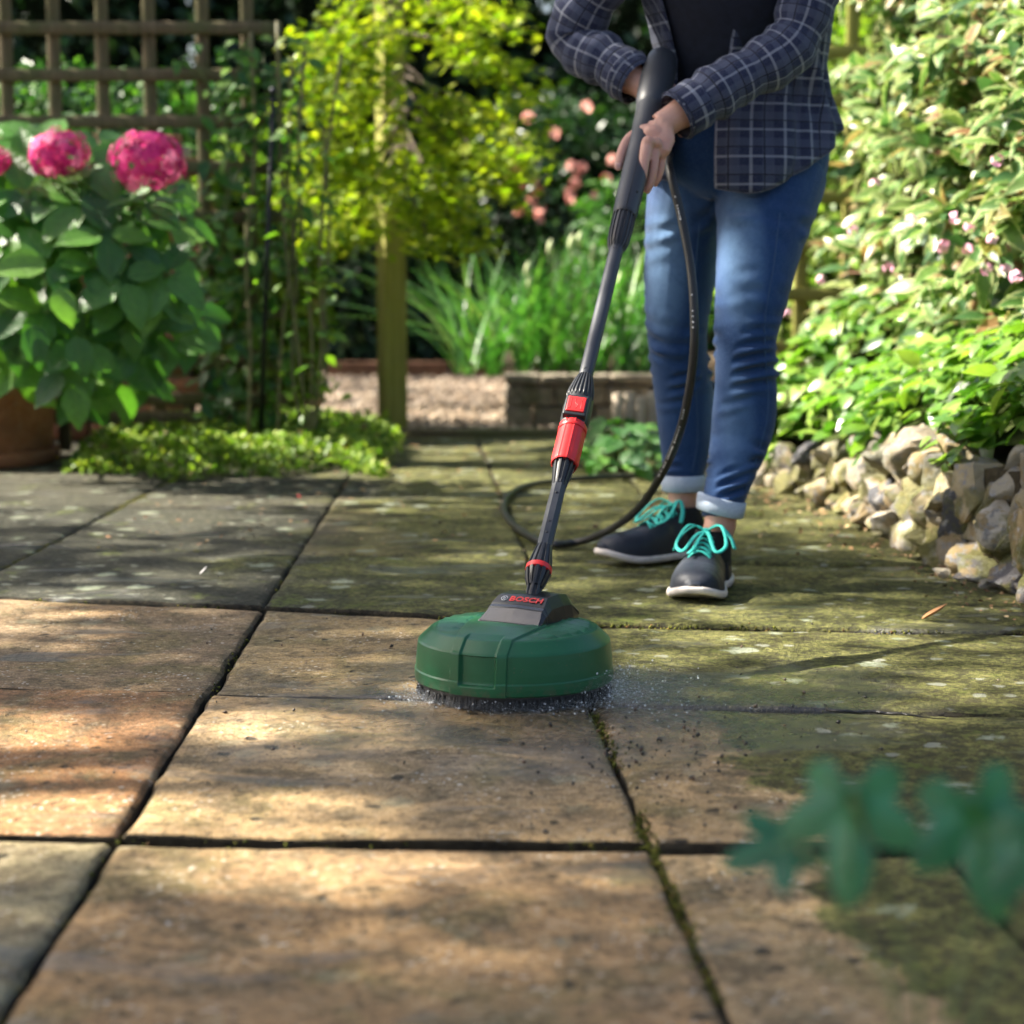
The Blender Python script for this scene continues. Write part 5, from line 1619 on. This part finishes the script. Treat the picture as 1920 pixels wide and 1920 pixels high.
# left hand (seen in the picture): palm behind the grip, index laid along it, thumb round the other side
def finger(pts, r0, r1):
    s_ = spline(pts, 6)
    return tube(s_, [r0 + (r1 - r0) * k / (len(s_) - 1) for k in range(len(s_))], 12)
parts.append(tube([WRL, P(1230, 262, 3.525), P(1222, 286, 3.51), P(1220, 298, 3.505)], [(.026, .021), (.036, .020), (.034, .017), (.022, .009)], 16, lat=(1, -.5, 0)))
parts.append(ball(P(1226, 258, 3.520), .024, (1.0, .75, 1.0)))
parts.append(ball(P(1210, 252, 3.535), .020))
parts.append(finger([P(1213, 270, 3.480), P(1207, 305, 3.458), P(1202, 340, 3.449), P(1195, 372, 3.446), P(1193, 386, 3.446)], .0112, .0072))
parts.append(finger([P(1227, 276, 3.497), P(1225, 312, 3.478), P(1219, 342, 3.472), P(1210, 362, 3.471)], .0104, .0070))
parts.append(finger([P(1239, 274, 3.518), P(1239, 306, 3.505), P(1233, 332, 3.500), P(1224, 348, 3.500)], .0098, .0068))
for (x, y, D) in ((1215, 266, 3.478), (1229, 268, 3.490), (1241, 268, 3.512)): parts.append(ball(P(x, y, D), .0118))
parts.append(finger([P(1243, 272, 3.54), P(1241, 300, 3.54), P(1232, 322, 3.54), P(1220, 334, 3.54)], .0088, .0060))
parts.append(finger([P(1220, 246, 3.525), P(1200, 250, 3.542), P(1180, 262, 3.535), P(1167, 285, 3.508), P(1161, 306, 3.49), P(1160, 317, 3.485)], .0135, .0076))
# right hand round the rear handle
hc = ga.lerp(gb2, .62)
parts.append(tube([WRR, WRR.lerp(hc, .45) + Vector((-.012, 0, .012)), hc + Vector((-.024, -.004, .012))], [(.025, .019), (.030, .020), (.028, .020)], 14))
for k in range(4):
    c0 = ga.lerp(gb2, .36 + .17 * k)
    ax_ = (gb2 - ga).normalized(); sx = Vector((1, 0, 0)); sy = ax_.cross(sx)
    pts = [c0 + sx * (.036 * math.cos(a)) + sy * (.038 * math.sin(a)) for a in (2.9, 3.9, 4.7, 5.5, 6.3, 6.9)]
    parts.append(finger(pts, .0100 - .0006 * k, .0072))
parts.append(finger([hc + Vector((-.026, .0, .02)), ga.lerp(gb2, .3) + Vector((-.034, .02, .03)), ga.lerp(gb2, .1) + Vector((-.01, .02, .045))], .0125, .008))
bme_ = remesh('body', join(*parts), .0027, 3)
t = NT('skin')
p = t.pos()
nb, nf = t.noise(9, 4, .6, p), t.noise(160, 3, .6, p)
c = t.mix(t.step(nb, .35, .7), (.52, .27, .20), (.60, .34, .255))
c = t.mix(t.step(nf, .5, .75, 0, .3), c, (.50, .22, .16))
t.set(Base_Color=c, Roughness=.48, Subsurface_Weight=.12, Subsurface_Radius=(.012, .004, .002), Normal=t.bump(nf, .18, .001))
M_skin = t
body = obj('body', bme_, M_skin, person)
M_nail = simple('nail', (.66, .40, .34), .25)
for (a, b, D, r) in (((1193.5, 377), (1192.8, 387), 3.4385, .0050), ((1158.5, 305), (1159.0, 317), 3.4785, .0060)):
    q0, q1 = P(*a, D), P(*b, D)
    obj('fingernail', mesh('fingernail', *tube([q0, q0.lerp(q1, .4), q1, q1 + (q1 - q0) * .25], [(r * .8, .0018), (r, .0022), (r * .9, .0018), (r * .3, .0008)], 12, lat=(1, 0, 0))), M_nail, body)
for s_ in (-1, 1):
    e_ = HC + Vector((s_ * .030, -.0765, .008))
    ey = obj('eye', mesh('eye', *ball(e_, .0098, n=3)), simple('eye_white', (.8, .78, .75), .2), body)
    obj('iris', mesh('iris', *ball(e_ + Vector((0, -.0052, -.003)), .0056)), simple('iris', (.05, .035, .02), .2), ey)
# hair
V, F = ball(HC + Vector((0, .018, .02)), .103, (.86, .96, 1.08), 4)
V2, F2 = [], []
hv = remesh('hair', join((V, F), tube(spline([HC + Vector((0, .09, .05)), HC + Vector((0, .14, .0)), HC + Vector((0, .14, -.1)), HC + Vector((0, .12, -.2))], 4), [.03] * 4 + [.034] * 4 + [.028] * 3 + [.022, .01], 12)), .005, 2)
A_, N__ = get_np(hv)
keep = ~((A_[:, 1] < HC.y - .035) & (A_[:, 2] < HC.z + .055))
A_[~keep, 1] += .05                                   # hairline behind the face
A_ += N__ * (.003 * np.sin(A_[:, 0] * 900 + 4 * np.sin(A_[:, 2] * 40)))[:, None]
set_np(hv, A_)
obj('hair', hv, simple('brown_hair', (.06, .035, .02), .45, var=.3, vscale=200), person)

# ---------- jeans
jm = remesh('jeans', join(legtube(LEG_L), legtube(LEG_R), torsotube(1.0, CROTCH + TORSO[:4])), .0042, 5)
A_, N__ = get_np(jm)
px, py, dd = proj_np(A_)
isL = (px > 1335) | ((py < 420) & (px > 1345))
ctr = np.where(isL, 1398, 1274)
wr = np.zeros(len(A_))
noise_x = np.array([mnoise.noise(Vector((v[0] * 9, v[1] * 9, v[2] * 5))) for v in A_])
noise_f = np.array([mnoise.noise(Vector((v[0] * 22, v[1] * 22, v[2] * 14 + 4))) for v in A_])
def folds(y0, sig, per, amp, ph, mask, slope):
    yy = py + slope * (px - ctr) + 9 * noise_x
    return mask * amp * np.exp(-((yy - y0) / sig) ** 2) * np.sin((yy - y0) / per * 2 * PI + ph + 1.6 * noise_x) * np.clip(.45 + 1.3 * noise_f + .8 * noise_x, 0, 1.6)
front = np.clip(.55 - N__[:, 1] * .6, 0, 1)
for args in ((680, 62, 25, .0052, .4, isL, .10), (735, 40, 30, .0030, 1.4, isL, -.12), (560, 50, 40, .0022, 0, isL, .02), (905, 34, 22, .0042, 1, isL, .30), (850, 40, 34, .0022, 2, isL, -.45),
             (655, 42, 30, .0050, .9, ~isL, -.22), (715, 42, 26, .0036, 2.2, ~isL, .24), (880, 24, 19, .0036, .3, ~isL, .12), (430, 45, 38, .0022, .3, ~isL, .3), (410, 45, 42, .0026, .8, isL, -.3)):
    wr += 1.8 * folds(*args[:5], args[5].astype(float), args[6])
wr *= front
wr += .0016 * noise_x + .0009 * noise_f
A_ = A_ + N__ * wr[:, None]
set_np(jm, A_)
t = NT('denim')
p = t.pos()
X, Y, Z = t.xyz(p)
n1, n2 = t.noise(7, 4, .6, p), t.noise(60, 4, .65, p)
nl = t.n('NewGeometry').outputs['Normal']
weave = t.n('TexWave', wave_type='BANDS', bands_direction='DIAGONAL'); t.put(weave.inputs['Scale'], 420); t.put(weave.inputs['Vector'], p); t.put(weave.inputs['Distortion'], 1.5)
weave2 = t.noise(900, 2, .6, t.vmul(p, (1, 1, .3)))
c = t.mix(t.step(n1, .3, .7), (.009, .034, .105), (.016, .052, .150))
def fade_spot(cx, cy, cz, rx, ry, rz, amt):
    a = t.math('DIVIDE', t.math('SUBTRACT', X, cx), rx); b = t.math('DIVIDE', t.math('SUBTRACT', Z, cz), rz)
    d = t.math('ADD', t.math('MULTIPLY', a, a), t.math('MULTIPLY', b, b))
    return t.math('MULTIPLY', t.step(d, 1.0, .0), amt)
fl = fade_spot(*P(1395, 480, 3.65), .05, .1, .16, .55)
fr2 = fade_spot(*P(1250, 500, 3.9), .055, .1, .17, .65)
fs1 = fade_spot(*P(1385, 800, 3.64), .04, .1, .12, .32)
fk = t.math('MAXIMUM', t.math('MAXIMUM', fl, fr2), fs1)
c = t.mix(t.math('MULTIPLY', fk, t.step(n2, .2, .7, .6, 1.0)), c, (.15, .27, .45))
c = t.mix(t.step(weave2, .5, .72, 0, .32), c, (.11, .20, .34))
c = t.mix(t.step(n2, .55, .8, 0, .3), c, (.012, .035, .09))
t.set(Base_Color=c, Roughness=.88, Specular_IOR_Level=.2, Sheen_Weight=.15, Normal=t.bump(t.math('ADD', weave.outputs[1], weave2), .18, .0008))
M_denim = t
jeans = obj('jeans', jm, M_denim, person)
# side seams and fly as raised stitching lines
def surf_line(pts, r=.0012):
    dg = bpy.context.evaluated_depsgraph_get()
    return tube(spline(pts, 5), r, 6)
sm_ = [P(x, y, D) for x, y, D in ((1443, 640, 3.665), (1452, 760, 3.690), (1428, 860, 3.668), (1404, 930, 3.655))]
M_seam = simple('denim_seam', (.03, .075, .17), .85)
from mathutils.bvhtree import BVHTree
bvh = BVHTree.FromPolygons([v.co[:] for v in jm.vertices], [tuple(f.vertices) for f in jm.polygons])
for pp in ([(1462, 400), (1450, 500), (1434, 600), (1436, 690), (1440, 770), (1421, 850), (1396, 918)], [(1312, 420), (1303, 520), (1298, 640), (1305, 740), (1308, 820), (1298, 885)]):
    pts = []
    for q in spline([Vector((x, y, 0)) for x, y in pp], 8):
        d = _dir(q.x, q.y)
        hit = bvh.ray_cast(Vector((0, 0, CAMH)), d)
        if hit[0] is not None: pts.append(hit[0])
    if len(pts) > 3: obj('seam', mesh('seam', *tube(pts, .0016, 6)), M_seam, jeans)
# cuffs
M_cuff = NT('cuff_denim')
wv_ = M_cuff.noise(700, 2, .6, M_cuff.pos())
M_cuff.set(Base_Color=M_cuff.mix(M_cuff.step(wv_, .35, .65), (.33, .40, .50), (.50, .57, .66)), Roughness=.9, Specular_IOR_Level=.15, Normal=M_cuff.bump(wv_, .4, .0015))
def cuff(a, b, ra, rb, tiltv):
    ax_ = (b - a).normalized()
    V, F = [], []
    prof_ = [(0, -.004), (0, .001), (.05, .0042), (.5, .0052), (.92, .0042), (1, .001), (1.0, -.004), (.6, -.006), (.3, -.006)]
    n = 40
    for (f, o_) in prof_:
        c_ = a.lerp(b, f); r_ = ra + (rb - ra) * f + o_
        for k in range(n):
            th_ = 2 * PI * k / n
            wob = .0022 * mnoise.noise(Vector((math.cos(th_) * 2, math.sin(th_) * 2, f * 2 + a.x * 10)))
            V.append(c_ + Vector(((r_ + wob) * math.cos(th_), (r_ + wob) * 1.06 * math.sin(th_), tiltv * math.cos(th_))))
    m = len(prof_)
    for i in range(m):
        for k in range(n): F.append((i * n + k, i * n + (k + 1) % n, ((i + 1) % m) * n + (k + 1) % n, ((i + 1) % m) * n + k))
    return mesh('cuff', V, F)
obj('cuff', cuff(P(1349, 963, 3.630), P(1354, 932, 3.637), .0395, .0415, -.0095), M_cuff, jeans)
obj('cuff', cuff(P(1281, 920, 4.02), P(1281, 890, 4.022), .0405, .0415, .0005), M_cuff, jeans)

# ---------- undershirt and open plaid shirt
obj('undershirt', mesh('undershirt', *torsotube(.985, TORSO[2:])), simple('navy_jersey', (.010, .014, .030), .9, var=.2, vscale=60), person)
t = NT('plaid')
u = t.xyz(t.uv())
def stripes(v, per, ph, lo, hi):
    return t.step(t.math('PINGPONG', t.math('ADD', t.math('DIVIDE', v, per), ph), .5), lo, hi)
c = (.020, .026, .060)
c = t.mix(t.math('MULTIPLY', stripes(u[0], .05, 0, .30, .34), .45), c, (.085, .098, .15))
c = t.mix(t.math('MULTIPLY', stripes(u[1], .05, .2, .30, .34), .45), c, (.085, .098, .15))
c = t.mix(t.math('MULTIPLY', stripes(u[0], .05, .5, .44, .47), .5), c, (.34, .36, .42))
c = t.mix(t.math('MULTIPLY', stripes(u[1], .05, .7, .44, .47), .5), c, (.34, .36, .42))
c = t.mix(t.math('MULTIPLY', stripes(u[0], .05, .12, .47, .48), .8), c, (.004, .005, .010))
c = t.mix(t.math('MULTIPLY', stripes(u[1], .05, .35, .47, .48), .8), c, (.004, .005, .010))
fz = t.noise(800, 2, .6, t.pos())
c = t.mix(t.step(fz, .45, .7, 0, .4), c, (.13, .14, .19))
t.set(Base_Color=c, Roughness=.95, Specular_IOR_Level=.1, Sheen_Weight=.1, Normal=t.bump(fz, .3, .001))
M_plaid = t
def shirt():
    V, U, F = [], [], []
    nv, nu = 46, 110
    tor = [W(a[0], a[1], a[2], a[3], 1.0, a[4]) for a in TORSO]
    zs = [a.z for a, _ in tor]
    def ring_at(z):
        ky = sorted((a.z, (a.x, a.y, r_[0], r_[1])) for a, r_ in tor)
        return [lerpk([(k0, v[i]) for k0, v in ky], z) for i in range(4)]
    # angle 0 = +x (her left side, picture right); front opening near -y
    a0, a1 = R(-90 - 28), R(270 - 62)
    a0, a1 = R(-90 - 18), R(270 - 47)
    top = 1.262
    for j in range(nv + 1):
        for i in range(nu + 1):
            f = i / nu; tv = max(0, (j / nv - .30) / .70)
            b0, b1 = a0 + R(26) * tv, a1 - R(24) * tv
            th_ = b0 + (b1 - b0) * f
            # hem: low at the front corners, rising over the hips
            hem = .724 + .135 * max(0, math.cos(th_)) ** 2 + .045 * max(0, -math.cos(th_)) ** 2 - .01 * max(0, math.sin(th_))
            if f < .06: hem += .006 * (1 - f / .06)
            z = hem + (top - hem) * (j / nv)
            cx, cy, rx, ry = ring_at(z)
            fl = 1.075 + .02 * (1 - j / nv) ** 2 - .05 * max(0, j / nv - .85) / .15
            fold = .017 * mnoise.noise(Vector((math.cos(th_) * 3.1, math.sin(th_) * 3.1, z * 2.2))) + .009 * mnoise.noise(Vector((math.cos(th_) * 7, math.sin(th_) * 7, z * 4)))
            fold *= (.5 + .9 * (1 - j / nv))
            low_ = max(0, min(1, (.92 - z) / .16)); low_ = low_ * low_ * (3 - 2 * low_)
            x = cx + (rx * fl + fold + .004) * math.cos(th_); y = cy + (ry * fl + fold + .006 + .062 * low_ * max(0, -math.sin(th_)) ** .7) * math.sin(th_)
            V.append((x, y, z)); U.append((f * (rx + ry) * 2.95, z))
    w_ = nu + 1
    for j in range(nv):
        for i in range(nu): F.append((j * w_ + i, j * w_ + i + 1, (j + 1) * w_ + i + 1, (j + 1) * w_ + i))
    o = obj('shirt', mesh('shirt', V, F, True, U), M_plaid, person)
    md = o.modifiers.new('thick', 'SOLIDIFY'); md.thickness = .0022; md.offset = 1
    # hem stitching: a slightly thicker folded edge
    V2, F2 = tube([Vector(V[i]) for i in range(0, nu + 1, 1)], .0021, 6)
    obj('hem', mesh('hem', V2, F2), M_plaid2, o)
    edge = [Vector(V[j * w_]) for j in range(nv + 1)]
    obj('placket_edge', mesh('placket_edge', *tube(edge, .0024, 6)), M_plaid2, o)
    # sleeves
    for (s_, e_, w2, cut) in ((SHL, ELL, WRL, .86), (SHR, ELR, WRR, .86)):
        pts = spline([s_ + Vector((-.05 if s_.x > .4 else .05, .01, .005)), s_ + Vector((0, 0, -.008)), s_.lerp(e_, .5), e_, e_.lerp(w2, .5), e_.lerp(w2, cut)], 8)
        m = len(pts)
        rad_ = [min(1, .55 + k / 10) * .060 - .017 * k / m + .0035 * math.sin(k * 1.9) + .003 * math.sin(k * .83 + s_.x * 9) for k in range(m)]
        Vs, Fs = tube(pts, rad_, 28, False)
        ln = [0]
        for a, b in zip(pts, pts[1:]): ln.append(ln[-1] + (b - a).length)
        Us = [(k / 28 * .30, ln[i]) for i in range(m) for k in range(28)]
        so = obj('sleeve', mesh('sleeve', Vs, Fs, True, Us), M_plaid, o)
        md = so.modifiers.new('thick', 'SOLIDIFY'); md.thickness = .002
        ce = pts[-1]; cd = (pts[-1] - pts[-3]).normalized()
        Vc, Fc = tube([ce - cd * .05, ce - cd * .045, ce - cd * .0, ce + cd * .004], [.0455, .0475, .0455, .042], 28, False)
        obj('shirt_cuff', mesh('shirt_cuff', Vc, Fc, True, [(k / 28 * .28 + .01, .03 * i) for i in range(4) for k in range(28)]), M_plaid, so)
M_plaid2 = simple('hem_cloth', (.10, .115, .17), .95, var=.4, vscale=200)
shirt()

# ---------- shoes
M_knit = NT('shoe_knit')
nk = M_knit.noise(900, 2, .5, M_knit.objco()); nb = M_knit.noise(25, 4, .6, M_knit.objco())
M_knit.set(Base_Color=M_knit.mix(M_knit.step(nk, .4, .65), (.009, .012, .020), (.024, .031, .048)), Roughness=M_knit.step(nb, .3, .7, .62, .42), Specular_IOR_Level=.4, Normal=M_knit.bump(nk, .35, .0012))
M_sole = simple('white_sole', (.62, .56, .52), .6, bump=(120, .2, .002), var=.12, vscale=60)
M_lace = NT('teal_lace')
nk = M_lace.noise(1200, 2, .5, M_lace.objco())
M_lace.set(Base_Color=M_lace.mix(nk, (.012, .40, .34), (.06, .62, .52)), Roughness=.7, Normal=M_lace.bump(nk, .4, .001))
M_sock = simple('black_sock', (.010, .011, .013), .9, bump=(700, .3, .001))
Hs = [(0, .052), (.03, .076), (.10, .092), (.22, .098), (.34, .097), (.44, .088), (.56, .075), (.68, .066), (.80, .059), (.89, .051), (.95, .041), (.985, .029), (1.0, .019)]
Ws = [(0, .014), (.03, .025), (.10, .033), (.25, .036), (.42, .038), (.56, .045), (.70, .0500), (.80, .0490), (.89, .043), (.95, .033), (.985, .021), (1.0, .011)]
def shoe(heel, toe, ankle, side, label):
    """heel/toe: points on the ground; local x = side, y = to the toe"""
    heel, toe = Vector(heel), Vector(toe)
    fy = (toe - heel); ln = fy.length; fy.normalize()
    fx = Vector((fy.y, -fy.x, 0))
    Lc = lambda x, y, z: heel + fx * x + fy * (y * ln) + Vector((0, 0, z))
    curve_ = lambda s_: side * .010 * math.sin(PI * s_) * (1 if s_ > .3 else .5) - side * .006 * s_
    spring = lambda s_: .016 * max(0, (s_ - .72) / .28) ** 2 + .003 * max(0, (.1 - s_) / .1)
    V, F = [], []
    n, m = 26, 44
    for i in range(m + 1):
        s_ = i / m; s_ = s_ + .0 * s_
        h, w_ = lerpk(Hs, s_), lerpk(Ws, s_)
        zb = .011 + spring(s_)
        for k in range(n + 1):
            a = PI * k / n
            ca, sa = math.cos(a), math.sin(a)
            x = w_ * math.copysign(abs(ca) ** .72, ca); z = zb + max(.004, h - .011) * (abs(sa) ** .80)
            # narrower towards the top round the ankle
            nar = 1 - .30 * max(0, (z - .05) / .05) * (1 if s_ < .45 else .4)
            wr_ = .0014 * math.sin(s_ * 70) * max(0, 1 - abs(s_ - .68) / .08) * sa
            V.append(Lc(x * nar + curve_(s_), s_, z + wr_))
    for i in range(m):
        for k in range(n): F.append((i * (n + 1) + k, i * (n + 1) + k + 1, (i + 1) * (n + 1) + k + 1, (i + 1) * (n + 1) + k))
    F.append(tuple(range(n + 1))); F.append(tuple(m * (n + 1) + k for k in range(n, -1, -1)))
    sh = obj('shoe', mesh('shoe', V, F), M_knit, person)
    # sole
    V, F = [], []
    prof_ = [(.90, .001), (1.0, .0025), (1.05, .006), (1.06, .011), (1.03, .0150), (.96, .0158)]
    N2 = 72
    for (kk, z) in prof_:
        for q in range(N2):
            f = q / N2
            s_ = 1 - abs(1 - 2 * f); sgn = 1 if f < .5 else -1
            s2 = .5 - .5 * math.cos(PI * s_)
            w_ = lerpk(Ws, s2)
            yy = s2 + (kk - 1) * (.22 if s2 > .5 else -.22) * abs(2 * s2 - 1) ** 3
            hz = z + spring(s2) + (.004 * max(0, (.16 - s2) / .16) if z > .01 else 0)
            V.append(Lc(sgn * (w_ * kk + (.0025 if kk > .95 else 0)) + curve_(s2), yy, hz))
    for i in range(len(prof_) - 1):
        for q in range(N2): F.append((i * N2 + q, i * N2 + (q + 1) % N2, (i + 1) * N2 + (q + 1) % N2, (i + 1) * N2 + q))
    F.append(tuple(range(N2 - 1, -1, -1))); F.append(tuple((len(prof_) - 1) * N2 + q for q in range(N2)))
    obj('sole', mesh('sole', V, F), M_sole, sh)
    # knitted ankle collar
    ank = Vector(ankle)
    c0 = Lc(curve_(.22), .22, .070)
    top = ank
    prof_ = [(c0 + Vector((0, 0, -.03)), .0365, .056), (c0 + Vector((0, 0, .0)), .0365, .052), (c0.lerp(top, .35), .0365, .046), (c0.lerp(top, .7), .0355, .041), (top, .0352, .038), (top + (top - c0).normalized() * .004, .0335, .036), (top, .031, .033)]
    V, F = [], []
    for (c_, rx, ry) in prof_:
        for k in range(28):
            a = 2 * PI * k / 28
            V.append(c_ + fx * (rx * math.cos(a)) + fy * (ry * math.sin(a)))
    for i in range(len(prof_) - 1):
        for k in range(28): F.append((i * 28 + k, i * 28 + (k + 1) % 28, (i + 1) * 28 + (k + 1) % 28, (i + 1) * 28 + k))
    obj('ankle_collar', mesh('ankle_collar', V, F), M_sock, sh)
    # tongue of laces: rows across, then a loose bow
    def top_pt(x, s_, lift=.002):
        h = lerpk(Hs, s_); w_ = lerpk(Ws, s_)
        u_ = min(.98, abs(x) / w_)
        z = .011 + spring(s_) + (h - .011) * (1 - u_ ** 2) ** .45
        return Lc(x + curve_(s_), s_, z + lift)
    rd = random.Random(int(heel.x * 1000))
    for r_ in range(5):
        s_ = .345 + .058 * r_
        x0 = .017 + .001 * r_
        for sg in (-1, 1):
            pts = [top_pt(sg * x0, s_ - .004, .0015), top_pt(sg * x0 * .6, s_ + .006, .004), top_pt(0, s_ + .014, .0065), top_pt(-sg * x0 * .6, s_ + .026, .004), top_pt(-sg * x0, s_ + .034, .0015)]
            obj('lace', mesh('lace', *tube(spline(pts, 5), [(.0017, .0034)] * 21, 8)), M_lace, sh)
    kn = top_pt(0, .335, .010)
    obj('lace_knot', mesh('lace_knot', *ball(kn, .0078, (1.2, .9, .85), 2)), M_lace, sh)
    def ribbon(pts, r=.0031):
        obj('lace', mesh('lace', *tube(spline(pts, 7), [(r * .5, r * 1.15)] * (7 * (len(pts) - 1) + 1), 8)), M_lace, sh)
    dn = Vector((0, 0, -1))
    for sg in (-1, 1):
        q1 = kn + fx * (sg * .030) + fy * .014 + Vector((0, 0, .012)); q2 = kn + fx * (sg * .046) + fy * .050 + dn * .018
        q3 = kn + fx * (sg * .030) + fy * .068 + dn * .028; q4 = kn + fx * (sg * .012) + fy * .036 + dn * .003
        ribbon([kn, q1, q2, q3, q4, kn])
    ribbon([kn, kn + fx * .022 - fy * .006 + Vector((0, 0, .008)), kn + fx * .046 + fy * .004 + dn * .010, kn + fx * .058 + fy * .016 + dn * .036])
    ribbon([kn, kn - fx * .022 + fy * .0 + Vector((0, 0, .012)), kn - fx * .046 + fy * .012 + dn * .006, kn - fx * .058 + fy * .026 + dn * .028], .0036)
    ribbon([kn, kn + fy * .03 + dn * .004 + fx * .004, kn + fy * .062 + dn * .022 + fx * .010, kn + fy * .088 + dn * .030 + fx * .016])
    return sh
shoe((.388, 3.682, 0), (.316, 3.43, 0), P(1339, 996, 3.63), 1, 'front')
shoe((.396, 4.05, 0), (.181, 3.90, 0), P(1279, 952, 4.015), -1, 'rear')
# ================================================================== SMALL THINGS ON THE PAVING
M_dry = simple('dry_leaf', (.42, .20, .08), .7, var=.4, vscale=80)
def fallen(name, label, px, py, s_, mat, ang, tilt=.2, shape=None):
    q = G(px, py, .004)
    o = obj(name, shape_mesh(name, shape or leaf_shape(1, .5, 6, .5, -.35)), mat)
    o.matrix_world = Matrix.Translation(q) @ Matrix.Rotation(ang, 4, 'Z') @ Matrix.Rotation(tilt, 4, 'X') @ Matrix.Diagonal((s_, s_, s_, 1))
    tag(o, label, 'leaf')
    md = o.modifiers.new('thick', 'SOLIDIFY'); md.thickness = .02
    return o
fallen('fallen_leaf', 'curled orange dry leaf lying on the mossy slabs at right', 1728, 1160, .046, M_dry, R(-98), .25)
M_white = simple('white_petal', (.75, .72, .72), .6)
fallen('petal', 'small white petal lying on the dark grey slab at left', 374, 1077, .020, M_white, R(-80), .5)
fallen('petal', 'tiny red petal lying below the ground cover', 562, 934, .014, simple('red_petal', (.55, .04, .03), .6), R(30), .4)
# twig: strand standing in for the dark joint and wet debris line
tw = [G(1546, 1322, .004), G(1562, 1333, .006), G(1640, 1336, .005), G(1720, 1343, .006), G(1772, 1347, .004)]
o = obj('debris', mesh('debris', *tube([q + Vector(mnoise.noise_vector(q * 40)) * .004 for q in spline(tw, 5)], [.0008 + .0016 * math.sin(PI * min(1, (k + 1) / 18)) for k in range(21)], 6)), simple('wet_debris', (.015, .013, .011), .3, bump=(90, .6, .01)))
tag(o, 'thin dark strand of wet debris along a joint in the mossy slabs', 'debris')
# leaf litter by the wall and ground cover
n = 520
t_ = rng.random(n)
A = np.array([path_at(L_ * (.15 + .75 * f))[0][:] for f in t_]) + rng.normal(size=(n, 3)) * [.05, .05, 0] + [-.05, 0, 0]
B = np.stack([rng.uniform(-.9, .7, 700), rng.uniform(4.0, 6.8, 700), np.zeros(700)], 1)
A = np.concatenate([A, B]); A[:, 2] = .004
M_lit = NT('litter')
M_lit.set(Base_Color=M_lit.ramp(M_lit.rnd(), [(0, (.06, .035, .02)), (.5, (.22, .11, .05)), (.8, (.40, .22, .10)), (1, (.55, .42, .22))]), Roughness=.8)
o = obj('leaf_litter', merged('leaf_litter', LEAF_S, A, frames(rand_dirs(len(A), 0) * [1, 1, .2], unit(rng.normal(size=A.shape) * .4 + [0, 0, 1])), .005 + .013 * rng.random(len(A)) ** 2), M_lit)
tag(o, 'small brown leaf litter scattered over the back of the patio', 'leaf litter', kind='stuff')
